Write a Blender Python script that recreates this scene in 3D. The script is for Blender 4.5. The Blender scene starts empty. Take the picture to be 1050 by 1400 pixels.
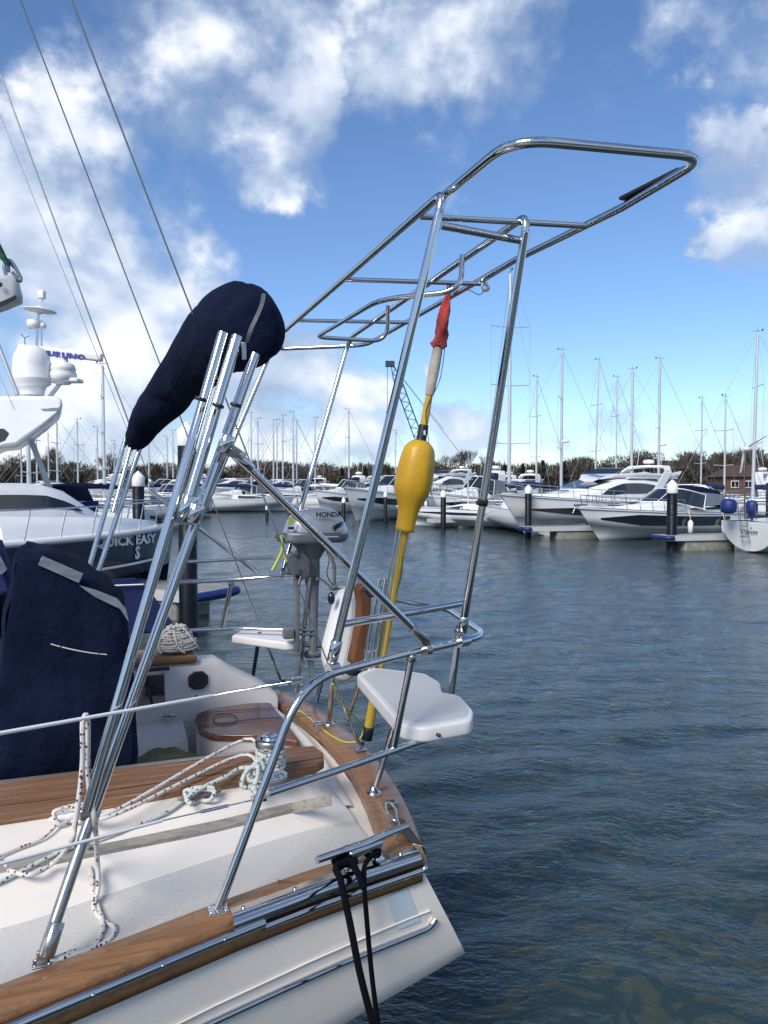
import bpy, math, random
import numpy as np
from mathutils import Vector, Matrix, Quaternion, noise
random.seed(7); rng = np.random.default_rng(7)
S = bpy.context.scene; C = S.collection
V3 = Vector; PI = math.pi

# ---------------------------------------------------------------- camera
HOR = 662.0; FPX = 1050.0; CZ = 2.5
PITCH = math.atan((700 - HOR) / FPX)
cam = bpy.data.cameras.new('camera'); cam.sensor_fit = 'VERTICAL'; cam.sensor_height = 36; cam.lens = 36 * FPX / 1400
cam.clip_start = 0.05; cam.clip_end = 3000
co = bpy.data.objects.new('camera', cam); C.objects.link(co)
co.location = (0, 0, CZ); co.rotation_euler = (PI / 2 - PITCH, 0, 0)
S.camera = co
S.render.resolution_x = 768; S.render.resolution_y = 1024
CF = V3((0, math.cos(PITCH), -math.sin(PITCH))); CU = V3((0, math.sin(PITCH), math.cos(PITCH))); CR = V3((1, 0, 0)); CP = V3((0, 0, CZ))
def ray(x, y): return CF + CR * ((x - 525) / FPX) + CU * ((700 - y) / FPX)
def atY(x, y, Y):
    d = ray(x, y); return CP + d * (Y / d.y)
def atZ(x, y, z):
    d = ray(x, y); return CP + d * ((z - CZ) / d.z)
# frame of the moored yacht in the foreground: x = aft, y = to the far side, z = up
N0 = V3((0.13428, 2.77293, 0)); BYAW = math.atan2(0.34359, 0.93912)
BM = Matrix.Translation(N0) @ Matrix.Rotation(BYAW, 4, 'Z'); BMI = BM.inverted()
CL = BMI @ CP
def lray(x, y): return (BMI.to_3x3() @ ray(x, y))
def Lz(x, y, z):
    d = lray(x, y); return CL + d * ((z - CL.z) / d.z)
def Lv(x, y, v):
    d = lray(x, y); return CL + d * ((v - CL.y) / d.y)
def La(x, y, a):
    d = lray(x, y); return CL + d * ((a - CL.x) / d.x)

# ---------------------------------------------------------------- light
SUN_EL = math.radians(40); SUN_AZ = math.radians(-150)   # azimuth measured from +Y towards +X
sdir = V3((math.sin(SUN_AZ) * math.cos(SUN_EL), math.cos(SUN_AZ) * math.cos(SUN_EL), math.sin(SUN_EL)))
sun = bpy.data.lights.new('sun', 'SUN'); sun.energy = 3.3; sun.angle = math.radians(26); sun.color = (1, .93, .84)
so = bpy.data.objects.new('sun', sun); C.objects.link(so); so.rotation_euler = sdir.to_track_quat('Z', 'Y').to_euler(); so.location = (0, 0, 60)
W = bpy.data.worlds.new('World'); S.world = W; W.use_nodes = True
nt = W.node_tree; nd = nt.nodes; lk = nt.links; nd.clear()
wout = nd.new('ShaderNodeOutputWorld'); sky = nd.new('ShaderNodeTexSky'); sky.sky_type = 'NISHITA'; sky.sun_disc = False
sky.sun_elevation = SUN_EL; sky.sun_rotation = SUN_AZ; sky.air_density = 1.0; sky.dust_density = .0; sky.ozone_density = 4.0
bs = nd.new('ShaderNodeBackground'); bs.inputs[1].default_value = .122
gs = nd.new('ShaderNodeGamma'); gs.inputs[1].default_value = 1.0
tn = nd.new('ShaderNodeMix'); tn.data_type = 'RGBA'; tn.blend_type = 'MULTIPLY'; tn.inputs[0].default_value = 1; tn.inputs[7].default_value = (.84, .93, 1.05, 1); lk.new(sky.outputs[0], tn.inputs[6]); lk.new(tn.outputs[2], gs.inputs[0]); lk.new(gs.outputs[0], bs.inputs[0])
tc = nd.new('ShaderNodeTexCoord')
def math_n(op, a, b=None, clamp=False):
    m = nd.new('ShaderNodeMath'); m.operation = op; m.use_clamp = clamp
    for i, v in enumerate((a, b)):
        if v is None: continue
        if isinstance(v, (int, float)): m.inputs[i].default_value = v
        else: lk.new(v, m.inputs[i])
    return m.outputs[0]
sep = nd.new('ShaderNodeSeparateXYZ'); lk.new(tc.outputs['Generated'], sep.inputs[0])
def noise_w(scale, det, rough, vec=None, dist=0):
    n = nd.new('ShaderNodeTexNoise'); n.inputs['Scale'].default_value = scale; n.inputs['Detail'].default_value = det
    n.inputs['Roughness'].default_value = rough; n.inputs['Distortion'].default_value = dist
    lk.new(vec or tc.outputs['Generated'], n.inputs['Vector']); return n.outputs['Fac']
mp = nd.new('ShaderNodeMapping'); mp.inputs['Scale'].default_value = (1, 1, 1.25); lk.new(tc.outputs['Generated'], mp.inputs[0])
wn = nd.new('ShaderNodeTexNoise'); wn.inputs['Scale'].default_value = 7; wn.inputs['Detail'].default_value = 5; wn.inputs['Roughness'].default_value = .6; lk.new(tc.outputs['Generated'], wn.inputs['Vector'])
ws = nd.new('ShaderNodeVectorMath'); ws.operation = 'SUBTRACT'; lk.new(wn.outputs['Color'], ws.inputs[0]); ws.inputs[1].default_value = (.5, .5, .5)
wm = nd.new('ShaderNodeVectorMath'); wm.operation = 'MULTIPLY_ADD'; lk.new(ws.outputs[0], wm.inputs[0]); wm.inputs[1].default_value = (.26, .26, .26); lk.new(tc.outputs['Generated'], wm.inputs[2])
wz = nd.new('ShaderNodeVectorMath'); wz.operation = 'NORMALIZE'; lk.new(wm.outputs[0], wz.inputs[0])
def shifted(v):
    m_ = nd.new('ShaderNodeVectorMath'); m_.operation = 'ADD'; lk.new(mp.outputs[0], m_.inputs[0]); m_.inputs[1].default_value = v; return m_.outputs[0]
n1 = noise_w(5.2, 12, .58, mp.outputs[0], .1); n2 = noise_w(15, 8, .6, mp.outputs[0], .1)
n1s = noise_w(5.2, 4, .5, shifted((-.012, -.004, .05)), .1); n1b = noise_w(5.2, 4, .5, mp.outputs[0], .1)
BL = [(300, 60, 200, .80), (215, 80, 140, .62), (380, 170, 115, .85), (290, 230, 60, .4), (60, 40, 130, .34), (590, 70, 120, .70), (670, 40, 100, .55), (500, 20, 80, .35), (90, 260, 170, .80), (150, 330, 100, .50),
      (1000, 5, 90, .62), (1012, 205, 90, 1.05), (1000, 235, 50, .5), (1040, 318, 62, 1.0), (40, 420, 240, .95), (200, 560, 230, .95), (400, 575, 160, .95), (500, 560, 80, .7), (330, 530, 90, .6), (640, 592, 75, .78), (750, 605, 60, .5), (835, 600, 75, .8),
      (610, 242, 34, .35), (730, 378, 42, .42), (1040, 590, 70, .4), (925, 620, 60, .45), (830, 100, 50, .25)]
tot = None
for (x, y, r, w) in BL:
    d = ray(x, y).normalized(); rr = r / FPX * 1.15
    dp = nd.new('ShaderNodeVectorMath'); dp.operation = 'DOT_PRODUCT'; lk.new(wz.outputs[0], dp.inputs[0]); dp.inputs[1].default_value = d
    mr = nd.new('ShaderNodeMapRange'); mr.interpolation_type = 'SMOOTHSTEP'; lk.new(dp.outputs['Value'], mr.inputs[0])
    mr.inputs[1].default_value = math.cos(rr); mr.inputs[2].default_value = math.cos(rr * .25); mr.inputs[3].default_value = 0; mr.inputs[4].default_value = w
    tot = mr.outputs[0] if tot is None else math_n('MAXIMUM', tot, math_n('ADD', math_n('MULTIPLY', tot, .35), mr.outputs[0]))
# the sky outside the photograph: broken cloud everywhere behind and beside the camera
bk = nd.new('ShaderNodeMapRange'); bk.interpolation_type = 'SMOOTHSTEP'; lk.new(sep.outputs[1], bk.inputs[0])
bk.inputs[1].default_value = .62; bk.inputs[2].default_value = .2; bk.inputs[3].default_value = 0; bk.inputs[4].default_value = .70
tot = math_n('MAXIMUM', tot, bk.outputs[0])
den = math_n('ADD', tot, math_n('MULTIPLY', math_n('SUBTRACT', n1, .5), 2.6))
den = math_n('ADD', den, math_n('MULTIPLY', math_n('SUBTRACT', n2, .5), .8))
mk = nd.new('ShaderNodeMapRange'); mk.interpolation_type = 'SMOOTHSTEP'; lk.new(den, mk.inputs[0]); mk.inputs[1].default_value = .30; mk.inputs[2].default_value = 1.15
gate = nd.new('ShaderNodeMapRange'); lk.new(tot, gate.inputs[0]); gate.inputs[1].default_value = .0; gate.inputs[2].default_value = .3
mask = math_n('MULTIPLY', math_n('MULTIPLY', mk.outputs[0], gate.outputs[0]), .93)
cr = nd.new('ShaderNodeValToRGB'); n3 = noise_w(3.0, 4, .55, mp.outputs[0], .2)
cshade = math_n('ADD', math_n('ADD', math_n('MULTIPLY', math_n('SUBTRACT', n1b, n1s), 1.7), math_n('MULTIPLY', n3, .5)), math_n('MULTIPLY', mk.outputs[0], .38))
lk.new(cshade, cr.inputs[0])
e = cr.color_ramp.elements; e[0].position = .36; e[0].color = (.33, .42, .58, 1); e[1].position = .86; e[1].color = (.92, .93, .96, 1)
m_ = cr.color_ramp.elements.new(.6); m_.color = (.52, .60, .74, 1)
bc = nd.new('ShaderNodeBackground'); lk.new(cr.outputs[0], bc.inputs[0]); bc.inputs[1].default_value = 1.0
mx = nd.new('ShaderNodeMixShader'); lk.new(mask, mx.inputs[0]); lk.new(bs.outputs[0], mx.inputs[1]); lk.new(bc.outputs[0], mx.inputs[2])
lk.new(mx.outputs[0], wout.inputs[0])
S.view_settings.view_transform = 'Standard'; S.view_settings.look = 'None'; S.view_settings.exposure = .30; S.view_settings.gamma = 1
S.render.engine = 'CYCLES'

# ---------------------------------------------------------------- materials
def mat(name, col, rough=.5, metal=0, coat=0, spec=None, var=None, bump=None, rvar=None, **kw):
    """var=(scale, colour2, stretch, contrast lo, hi); bump=(scale,strength,stretch)"""
    m = bpy.data.materials.new(name); m.use_nodes = True; t = m.node_tree; b = t.nodes['Principled BSDF']
    b.inputs['Base Color'].default_value = (*col, 1); b.inputs['Roughness'].default_value = rough; b.inputs['Metallic'].default_value = metal
    if coat: b.inputs['Coat Weight'].default_value = coat; b.inputs['Coat Roughness'].default_value = .12
    if spec is not None: b.inputs['Specular IOR Level'].default_value = spec
    tcn = t.nodes.new('ShaderNodeTexCoord')
    def ns(scale, st, det=6, rg=.6, dist=0):
        mpn = t.nodes.new('ShaderNodeMapping'); mpn.inputs['Scale'].default_value = st; t.links.new(tcn.outputs['Object'], mpn.inputs[0])
        n = t.nodes.new('ShaderNodeTexNoise'); n.inputs['Scale'].default_value = scale; n.inputs['Detail'].default_value = det; n.inputs['Roughness'].default_value = rg
        n.inputs['Distortion'].default_value = dist
        t.links.new(mpn.outputs[0], n.inputs['Vector']); return n.outputs['Fac']
    last = None
    if var:
        vs = var if isinstance(var, list) else [var]
        for (sc, c2, st, lo, hi) in vs:
            f = ns(sc, st); mr = t.nodes.new('ShaderNodeMapRange'); t.links.new(f, mr.inputs[0]); mr.inputs[1].default_value = lo; mr.inputs[2].default_value = hi
            mixn = t.nodes.new('ShaderNodeMix'); mixn.data_type = 'RGBA'; t.links.new(mr.outputs[0], mixn.inputs[0])
            if last is None: mixn.inputs[6].default_value = (*col, 1)
            else: t.links.new(last, mixn.inputs[6])
            mixn.inputs[7].default_value = (*c2, 1); last = mixn.outputs[2]
        t.links.new(last, b.inputs['Base Color'])
    if rvar:
        f = ns(rvar[0], (1, 1, 1)); mr = t.nodes.new('ShaderNodeMapRange'); t.links.new(f, mr.inputs[0]); mr.inputs[1].default_value = .35; mr.inputs[2].default_value = .7
        mr.inputs[3].default_value = rvar[1]; mr.inputs[4].default_value = rvar[2]; t.links.new(mr.outputs[0], b.inputs['Roughness'])
    if bump:
        f = ns(bump[0], bump[2] if len(bump) > 2 else (1, 1, 1)); bn = t.nodes.new('ShaderNodeBump'); bn.inputs['Strength'].default_value = bump[1]; bn.inputs['Distance'].default_value = .01 if len(bump) < 4 else bump[3]
        t.links.new(f, bn.inputs['Height']); t.links.new(bn.outputs[0], b.inputs['Normal'])
    for k, v in kw.items(): b.inputs[k.replace('_', ' ')].default_value = v
    return m
O1 = (1, 1, 1)
M = {}
M['steel'] = mat('polished_stainless', (.58, .58, .585), .1, 1, rvar=(5, .08, .15))
M['steel_dull'] = mat('dull_stainless', (.38, .38, .375), .32, 1, rvar=(14, .2, .45), var=(30, (.33, .31, .28), O1, .45, .75))
M['gel'] = mat('cream_gelcoat', (.80, .745, .675), .28, coat=.3, var=[(1.6, (.76, .71, .645), O1, .35, .75), (22, (.64, .62, .57), (1, 1, 3), .62, .9)], rvar=(3, .2, .42))
M['gel_in'] = mat('cockpit_gelcoat', (.60, .575, .57), .38, var=(3, (.55, .54, .53), O1, .4, .7), rvar=(5, .3, .5))
M['nonskid'] = mat('grey_nonskid', (.56, .545, .515), .75, var=(90, (.51, .50, .475), O1, .4, .6), bump=(260, .2))
M['teak'] = mat('oiled_teak', (.265, .130, .050), .38, coat=.3, var=[(5, (.15, .07, .032), (.5, 9, 9), .4, .68), (30, (.32, .20, .11), (.10, 5, 5), .55, .8), (2.6, (.10, .055, .032), O1, .58, .75), (1.3, (.30, .17, .085), O1, .55, .7)], bump=(40, .25, (.1, 4, 4)), rvar=(9, .3, .6))
M['teak_worn'] = mat('weathered_teak', (.23, .115, .052), .6, var=[(7, (.14, .068, .034), (.35, 9, 9), .4, .65), (16, (.38, .32, .28), (.16, 7, 7), .56, .70)], bump=(46, .5, (.1, 5, 5)))
M['teak_seat'] = mat('varnished_teak_seat', (.15, .062, .038), .25, coat=.4, var=(9, (.09, .036, .024), (.3, 8, 8), .4, .65))
M['teak_grey'] = mat('greyed_teak', (.33, .31, .27), .7, var=(12, (.22, .20, .17), (.1, 6, 6), .4, .65), bump=(40, .3, (.1, 4, 4)))
M['navy'] = mat('navy_canvas', (.0035, .0065, .022), .95, spec=.1, var=[(5, (.007, .012, .036), O1, .4, .7), (45, (.012, .018, .045), (1, 1, .3), .62, .8)], bump=(6, .6, O1, .05))
M['navy2'] = mat('blue_canvas', (.014, .022, .085), .9, spec=.2, var=(3, (.02, .03, .10), O1, .4, .7), bump=(6, .4, O1, .03))
M['vinyl'] = mat('clear_vinyl', (.17, .20, .235), .22, spec=.8, var=(8, (.09, .11, .135), (1, 1, 4), .4, .7))
M['yellow'] = mat('yellow_plastic', (.58, .345, .016), .42, var=[(4, (.47, .27, .012), O1, .4, .7), (30, (.40, .26, .03), O1, .64, .78)], rvar=(6, .28, .5))
M['yellowp'] = mat('yellow_fibreglass', (.56, .37, .045), .42, var=(12, (.45, .33, .06), (1, 1, .2), .45, .7))
M['black'] = mat('black_rubber', (.012, .012, .014), .5)
M['blacksp'] = mat('black_speaker_plastic', (.02, .02, .022), .35)
M['red'] = mat('faded_red_cloth', (.42, .035, .035), .9, var=[(14, (.50, .13, .12), O1, .4, .7), (7, (.25, .02, .02), O1, .5, .7)], bump=(26, 1.0, O1, .02))
M['cloth'] = mat('dirty_white_cloth', (.50, .46, .40), .9, var=(9, (.33, .28, .23), O1, .4, .68), bump=(16, .6))
M['white'] = mat('white_plastic', (.78, .78, .78), .35)
M['seat'] = mat('grey_white_seat', (.66, .66, .66), .38, rvar=(8, .3, .5), bump=(220, .12))
M['seatpad'] = mat('textured_seat_pad', (.50, .505, .51), .6, bump=(320, .3))
M['boatwhite'] = mat('white_grp', (.78, .79, .80), .22, coat=.3, var=(1.2, (.70, .71, .72), O1, .4, .7))
M['boatgrey'] = mat('light_grey_grp', (.50, .52, .54), .3, var=(2, (.44, .46, .48), O1, .4, .7))
M['boatnavy'] = mat('navy_hull_paint', (.006, .012, .035), .14, coat=.4)
M['glass'] = mat('tinted_glass', (.012, .016, .022), .06, spec=.8)
M['alu'] = mat('mast_aluminium', (.66, .67, .68), .35, .55)
M['wire'] = mat('rigging_wire', (.30, .30, .31), .35, .8)
M['pile'] = mat('black_pile_sleeve', (.004, .006, .011), .7, spec=.2, var=(4, (.010, .013, .017), (1, 1, .4), .5, .8), rvar=(5, .3, .6))
M['pontoon'] = mat('grey_decking', (.30, .29, .27), .8, var=(9, (.22, .21, .19), (.3, 6, 1), .4, .7), bump=(20, .4, (.2, 6, 1)))
M['concrete'] = mat('pontoon_float_concrete', (.26, .26, .24), .85, var=(5, (.15, .16, .14), O1, .4, .7))
M['bluefender'] = mat('blue_fender', (.008, .025, .15), .5, var=(9, (.008, .015, .08), O1, .5, .7))
M['purplecleat'] = mat('worn_tufnol', (.26, .19, .19), .55, var=(16, (.17, .11, .11), O1, .4, .7))
M['lime'] = mat('lime_cord', (.44, .50, .10), .7)
M['green'] = mat('green_rope', (.02, .13, .07), .8, bump=(60, .5))
M['khaki'] = mat('khaki_cloth', (.20, .20, .11), .9, var=(7, (.13, .13, .07), O1, .4, .7), bump=(12, .6))
M['silver'] = mat('silver_cowl_paint', (.46, .47, .48), .3, .5, coat=.5, rvar=(5, .25, .4))
M['greymetal'] = mat('grey_cast_alloy', (.16, .17, .18), .45, .4, var=(12, (.09, .09, .10), O1, .4, .7))
M['leggrey'] = mat('grey_leg_paint', (.15, .165, .18), .45, var=(8, (.10, .11, .125), O1, .4, .7))
M['brown'] = mat('brown_hardboard', (.16, .062, .025), .55, var=(8, (.10, .035, .016), (4, 4, .6), .4, .7))
M['textblk'] = mat('black_lettering', (.01, .01, .012), .5)
M['textwht'] = mat('white_lettering', (.8, .8, .8), .5)
M['textblu'] = mat('blue_lettering', (.02, .04, .30), .5)
M['pale'] = mat('pale_blue_sticker', (.52, .60, .66), .4)
M['bark'] = mat('bark', (.060, .048, .038), .9)
M['twig'] = mat('bare_twigs', (.060, .047, .036), .95, var=(.2, (.085, .068, .05), O1, .4, .6))
M['ever'] = mat('evergreen_leaves', (.014, .024, .015), .9, var=(.4, (.028, .038, .02), O1, .4, .6))
M['woods'] = mat('winter_wood', (.070, .058, .047), .95, var=[(.05, (.030, .038, .024), O1, .5, .62), (.12, (.095, .078, .063), O1, .5, .7)])
M['land'] = mat('bank_grass', (.05, .055, .03), .95, var=(.1, (.08, .07, .045), O1, .4, .6))
M['brick'] = mat('red_brick', (.11, .055, .04), .85, var=(3, (.15, .065, .045), O1, .4, .7))
M['rooftile'] = mat('brown_roof_tiles', (.065, .042, .036), .85, var=(4, (.07, .04, .03), (1, 1, 4), .4, .7))
M['crane'] = mat('dark_crane_paint', (.02, .035, .07), .6)
M['lit'] = mat('instrument_face', (.03, .03, .035), .15)

def rope_mat(name, base, fleck, sc=1.0, braid=.4):
    m = bpy.data.materials.new(name); m.use_nodes = True; t = m.node_tree; b = t.nodes['Principled BSDF']; b.inputs['Roughness'].default_value = .85
    tcn = t.nodes.new('ShaderNodeTexCoord'); v = t.nodes.new('ShaderNodeTexVoronoi'); v.inputs['Scale'].default_value = 82 * sc; t.links.new(tcn.outputs['Object'], v.inputs['Vector'])
    mr = t.nodes.new('ShaderNodeMapRange'); t.links.new(v.outputs['Distance'], mr.inputs[0]); mr.inputs[1].default_value = .34; mr.inputs[2].default_value = .42
    cc = t.nodes.new('ShaderNodeSeparateColor'); t.links.new(v.outputs['Color'], cc.inputs[0])
    gt = t.nodes.new('ShaderNodeMath'); gt.operation = 'GREATER_THAN'; t.links.new(cc.outputs[0], gt.inputs[0]); gt.inputs[1].default_value = .55
    inv = t.nodes.new('ShaderNodeMath'); inv.operation = 'SUBTRACT'; inv.inputs[0].default_value = 1; t.links.new(mr.outputs[0], inv.inputs[1])
    mu = t.nodes.new('ShaderNodeMath'); mu.operation = 'MULTIPLY'; t.links.new(inv.outputs[0], mu.inputs[0]); t.links.new(gt.outputs[0], mu.inputs[1])
    mixn = t.nodes.new('ShaderNodeMix'); mixn.data_type = 'RGBA'; mixn.inputs[6].default_value = (*base, 1); mixn.inputs[7].default_value = (*fleck, 1)
    t.links.new(mu.outputs[0], mixn.inputs[0]); t.links.new(mixn.outputs[2], b.inputs['Base Color'])
    n = t.nodes.new('ShaderNodeTexNoise'); n.inputs['Scale'].default_value = 330 * sc; t.links.new(tcn.outputs['Object'], n.inputs['Vector'])
    bn = t.nodes.new('ShaderNodeBump'); bn.inputs['Strength'].default_value = braid; bn.inputs['Distance'].default_value = .003; t.links.new(n.outputs['Fac'], bn.inputs['Height']); t.links.new(bn.outputs[0], b.inputs['Normal'])
    return m
M['ropew'] = rope_mat('white_rope_dark_fleck', (.60, .58, .55), (.10, .03, .05))
M['ropeg'] = rope_mat('pale_green_rope_fleck', (.50, .55, .51), (.05, .08, .12))
M['ropeb'] = mat('black_mooring_rope', (.0025, .003, .006), .95, spec=.12, bump=(220, .6))
M['ropepil'] = rope_mat('grey_white_coiled_rope', (.50, .48, .46), (.12, .10, .12), .8)

# ---------------------------------------------------------------- mesh builder
def fillet(pts, rad, n=6, closed=False):
    pts = [V3(p) for p in pts]; out = []; L = len(pts)
    if not hasattr(rad, '__len__'): rad = [rad] * L
    for i, p in enumerate(pts):
        if (i == 0 or i == L - 1) and not closed: out.append(p); continue
        a = pts[i - 1]; b = pts[(i + 1) % L]; da = (a - p); db = (b - p)
        r = min(rad[i], da.length * .49, db.length * .49)
        if r < 1e-4: out.append(p); continue
        p0 = p + da.normalized() * r; p1 = p + db.normalized() * r
        for k in range(n + 1):
            s = k / n; out.append(p0 * (1 - s) ** 2 + p * 2 * s * (1 - s) + p1 * s * s)
    return out
def spline(pts, n=8, closed=False):
    pts = [V3(p) for p in pts]; out = []; L = len(pts)
    for i in range(L if closed else L - 1):
        if closed: p0, p1, p2, p3 = pts[i - 1], pts[i], pts[(i + 1) % L], pts[(i + 2) % L]
        else: p0, p1, p2, p3 = pts[max(i - 1, 0)], pts[i], pts[i + 1], pts[min(i + 2, L - 1)]
        for k in range(n):
            t = k / n
            out.append(.5 * ((2 * p1) + (p2 - p0) * t + (2 * p0 - 5 * p1 + 4 * p2 - p3) * t * t + (3 * p1 - p0 - 3 * p2 + p3) * t ** 3))
    if not closed: out.append(pts[-1])
    return out
class MB:
    def __init__(s): s.v = []; s.f = []; s.m = []; s.sm = []
    def add(s, vs, fs, mi=0, smooth=False):
        o = len(s.v); s.v += [V3(v) for v in vs]; s.f += [tuple(i + o for i in f) for f in fs]; s.m += [mi] * len(fs); s.sm += [smooth] * len(fs); return s
    def tube(s, path, r, n=10, closed=False, mi=0, caps=True):
        P = [V3(p) for p in path]; q = [P[0]]
        for p in P[1:]:
            if (p - q[-1]).length > 1e-5: q.append(p)
        P = q; L = len(P)
        if L < 2: return s
        rs = list(r) if hasattr(r, '__len__') else [r] * L
        if len(rs) != L: rs = [rs[min(int(i * len(rs) / L), len(rs) - 1)] for i in range(L)]
        T = [(P[(i + 1) % L] - P[i - 1]) if closed else (P[min(i + 1, L - 1)] - P[max(i - 1, 0)]) for i in range(L)]
        T = [t.normalized() if t.length > 1e-9 else V3((0, 0, 1)) for t in T]
        u = T[0].orthogonal().normalized(); vs = []
        for i in range(L):
            if i: u = (T[i - 1].rotation_difference(T[i]) @ u)
            u = (u - T[i] * u.dot(T[i])).normalized(); w = T[i].cross(u)
            for k in range(n):
                a = 2 * PI * k / n; vs.append(P[i] + (u * math.cos(a) + w * math.sin(a)) * rs[i])
        fs = []
        for i in range(L if closed else L - 1):
            j = (i + 1) % L
            for k in range(n): fs.append((i * n + k, i * n + (k + 1) % n, j * n + (k + 1) % n, j * n + k))
        s.add(vs, fs, mi, True)
        if caps and not closed:
            s.add(vs[:n], [tuple(range(n - 1, -1, -1))], mi); s.add(vs[-n:], [tuple(range(n))], mi)
        return s
    def cyl(s, a, b, r, r2=None, n=14, mi=0): return s.tube([a, b], [r, r if r2 is None else r2], n, mi=mi)
    def box(s, c, size, R=None, mi=0, bev=0):
        c = V3(c); h = V3(size) / 2; R = R or Matrix.Identity(3)
        if bev <= 0:
            vs = [c + R @ V3((x * h.x, y * h.y, z * h.z)) for x in (-1, 1) for y in (-1, 1) for z in (-1, 1)]
            return s.add(vs, [(0, 1, 3, 2), (4, 6, 7, 5), (0, 4, 5, 1), (2, 3, 7, 6), (0, 2, 6, 4), (1, 5, 7, 3)], mi)
        b = min(bev, h.x * .9, h.y * .9, h.z * .9); rings = []
        def ring(ix, z):
            hx = h.x - ix; hy = h.y - ix; o = []
            for (sx, sy) in ((1, 1), (-1, 1), (-1, -1), (1, -1)):
                cx = sx * (h.x - b); cy = sy * (h.y - b); rr = b - ix; a0 = {(1, 1): 0, (-1, 1): 90, (-1, -1): 180, (1, -1): 270}[(sx, sy)]
                for k in range(4):
                    a = math.radians(a0 + 30 * k); o.append(c + R @ V3((cx + rr * math.cos(a), cy + rr * math.sin(a), z)))
            return o
        for k in range(4):
            a = k * PI / 6; rings.append(ring(b * (1 - math.sin(a)), -h.z + b * (1 - math.cos(a))))
        for k in range(3, -1, -1):
            a = k * PI / 6; rings.append(ring(b * (1 - math.sin(a)), h.z - b * (1 - math.cos(a))))
        return s.loft(rings, True, mi, True)
    def loft(s, rings, closed=True, mi=0, caps=False, smooth=True):
        n = len(rings[0]); vs = [p for r in rings for p in r]; fs = []
        for i in range(len(rings) - 1):
            for k in range(n if closed else n - 1):
                j = (k + 1) % n; fs.append((i * n + k, i * n + j, (i + 1) * n + j, (i + 1) * n + k))
        s.add(vs, fs, mi, smooth)
        if caps: s.add(rings[0], [tuple(range(n - 1, -1, -1))], mi); s.add(rings[-1], [tuple(range(n))], mi)
        return s
    def lathe(s, o, ax, prof, n=20, mi=0):
        o = V3(o); ax = V3(ax).normalized(); u = ax.orthogonal().normalized(); w = ax.cross(u)
        return s.loft([[o + ax * h + (u * math.cos(2 * PI * k / n) + w * math.sin(2 * PI * k / n)) * max(r, 1e-4) for k in range(n)] for r, h in prof], True, mi, True)
    def prism(s, poly, d, mi=0, bev=0):
        """poly: list of 3D points (planar), extruded by the vector d; bev rounds the rim"""
        P = [V3(p) for p in poly]; d = V3(d); L = d.length; c = sum(P, V3()) / len(P)
        if bev <= 0: return s.loft([P, [p + d for p in P]], True, mi, True, False)
        def inset(k): return [p + (c - p).normalized() * k for p in P]
        rg = []
        for k in range(4): a = k * PI / 6; rg.append([p + d * (bev / L) * (1 - math.cos(a)) for p in inset(bev * (1 - math.sin(a)))])
        for k in range(3, -1, -1): a = k * PI / 6; rg.append([p + d * (1 - (bev / L) * (1 - math.cos(a))) for p in inset(bev * (1 - math.sin(a)))])
        return s.loft(rg, True, mi, True)
    def quad(s, a, b, c, d, mi=0): return s.add([a, b, c, d], [(0, 1, 2, 3)], mi)
    def ball(s, c, r, n=10, mi=0, sc=(1, 1, 1), jit=0):
        rg = []
        for i in range(n + 1):
            a = -PI / 2 + PI * i / n
            rg.append([V3(c) + V3((r * sc[0] * math.cos(a) * math.cos(b) , r * sc[1] * math.cos(a) * math.sin(b), r * sc[2] * math.sin(a))) * (1 + jit * noise.noise(V3((i * .7, b * 2, r * 9)))) + V3((0, 0, 0)) for b in [2 * PI * k / (2 * n) for k in range(2 * n)]])
        return s.loft(rg, True, mi)
    def xf(s, Mx):
        s.v = [Mx @ v for v in s.v]; return s

MATS = {}
def root_mat(o): return MATS[o.name] if o.name in MATS else Matrix.Identity(4)
def link_mesh(name, mb, mats, parent=None, base=None, rot=None, world=True):
    """mb holds WORLD coordinates; parent decides the local frame"""
    me = bpy.data.meshes.new(name); mats = mats if isinstance(mats, (list, tuple)) else [mats]
    if parent is not None: Mx = root_mat(parent)
    else:
        if base is None:
            zs = min(v.z for v in mb.v); cx = sum(v.x for v in mb.v) / len(mb.v); cy = sum(v.y for v in mb.v) / len(mb.v); base = V3((cx, cy, zs))
        Mx = Matrix.Translation(base) @ Matrix.Rotation(rot or 0, 4, 'Z')
    inv = Mx.inverted()
    me.from_pydata([inv @ v for v in mb.v], [], mb.f)
    for m in mats: me.materials.append(M[m])
    me.polygons.foreach_set('material_index', mb.m); me.polygons.foreach_set('use_smooth', mb.sm); me.update()
    o = bpy.data.objects.new(name, me); C.objects.link(o)
    if parent is not None: o.parent = parent
    else: o.matrix_world = Mx
    MATS[o.name] = Mx
    return o
def tag(o, label, cat, group=None, kind=None):
    if label: o['label'] = label
    if cat: o['category'] = cat
    if group: o['group'] = group
    if kind: o['kind'] = kind
    return o
def struct(name, mb, m, kind='structure', label=None, cat=None):
    o = link_mesh(name, mb, m, base=V3((0, 0, 0))); o['kind'] = kind
    if label: o['label'] = label; o['category'] = cat
    return o
def empty(name, Mx, label, cat, group=None):
    o = bpy.data.objects.new(name, None); C.objects.link(o); o.empty_display_size = .2; o.matrix_world = Mx; MATS[o.name] = Mx
    return tag(o, label, cat, group)
def B(mb): return mb.xf(BM)          # yacht frame -> world
def bthing(name, p, label, cat, group=None): return empty(name, BM @ Matrix.Translation(V3(p)), label, cat, group)
def part(name, mb, m, parent, label=None):
    o = link_mesh(name, mb, m, parent)
    if label: o['label'] = label
    return o
def bpart(name, mb, m, parent, label=None): return part(name, B(mb), m, parent, label)
def bsolo(name, mb, m, label, cat, group=None): return tag(link_mesh(name, B(mb), m, rot=BYAW), label, cat, group)
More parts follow.
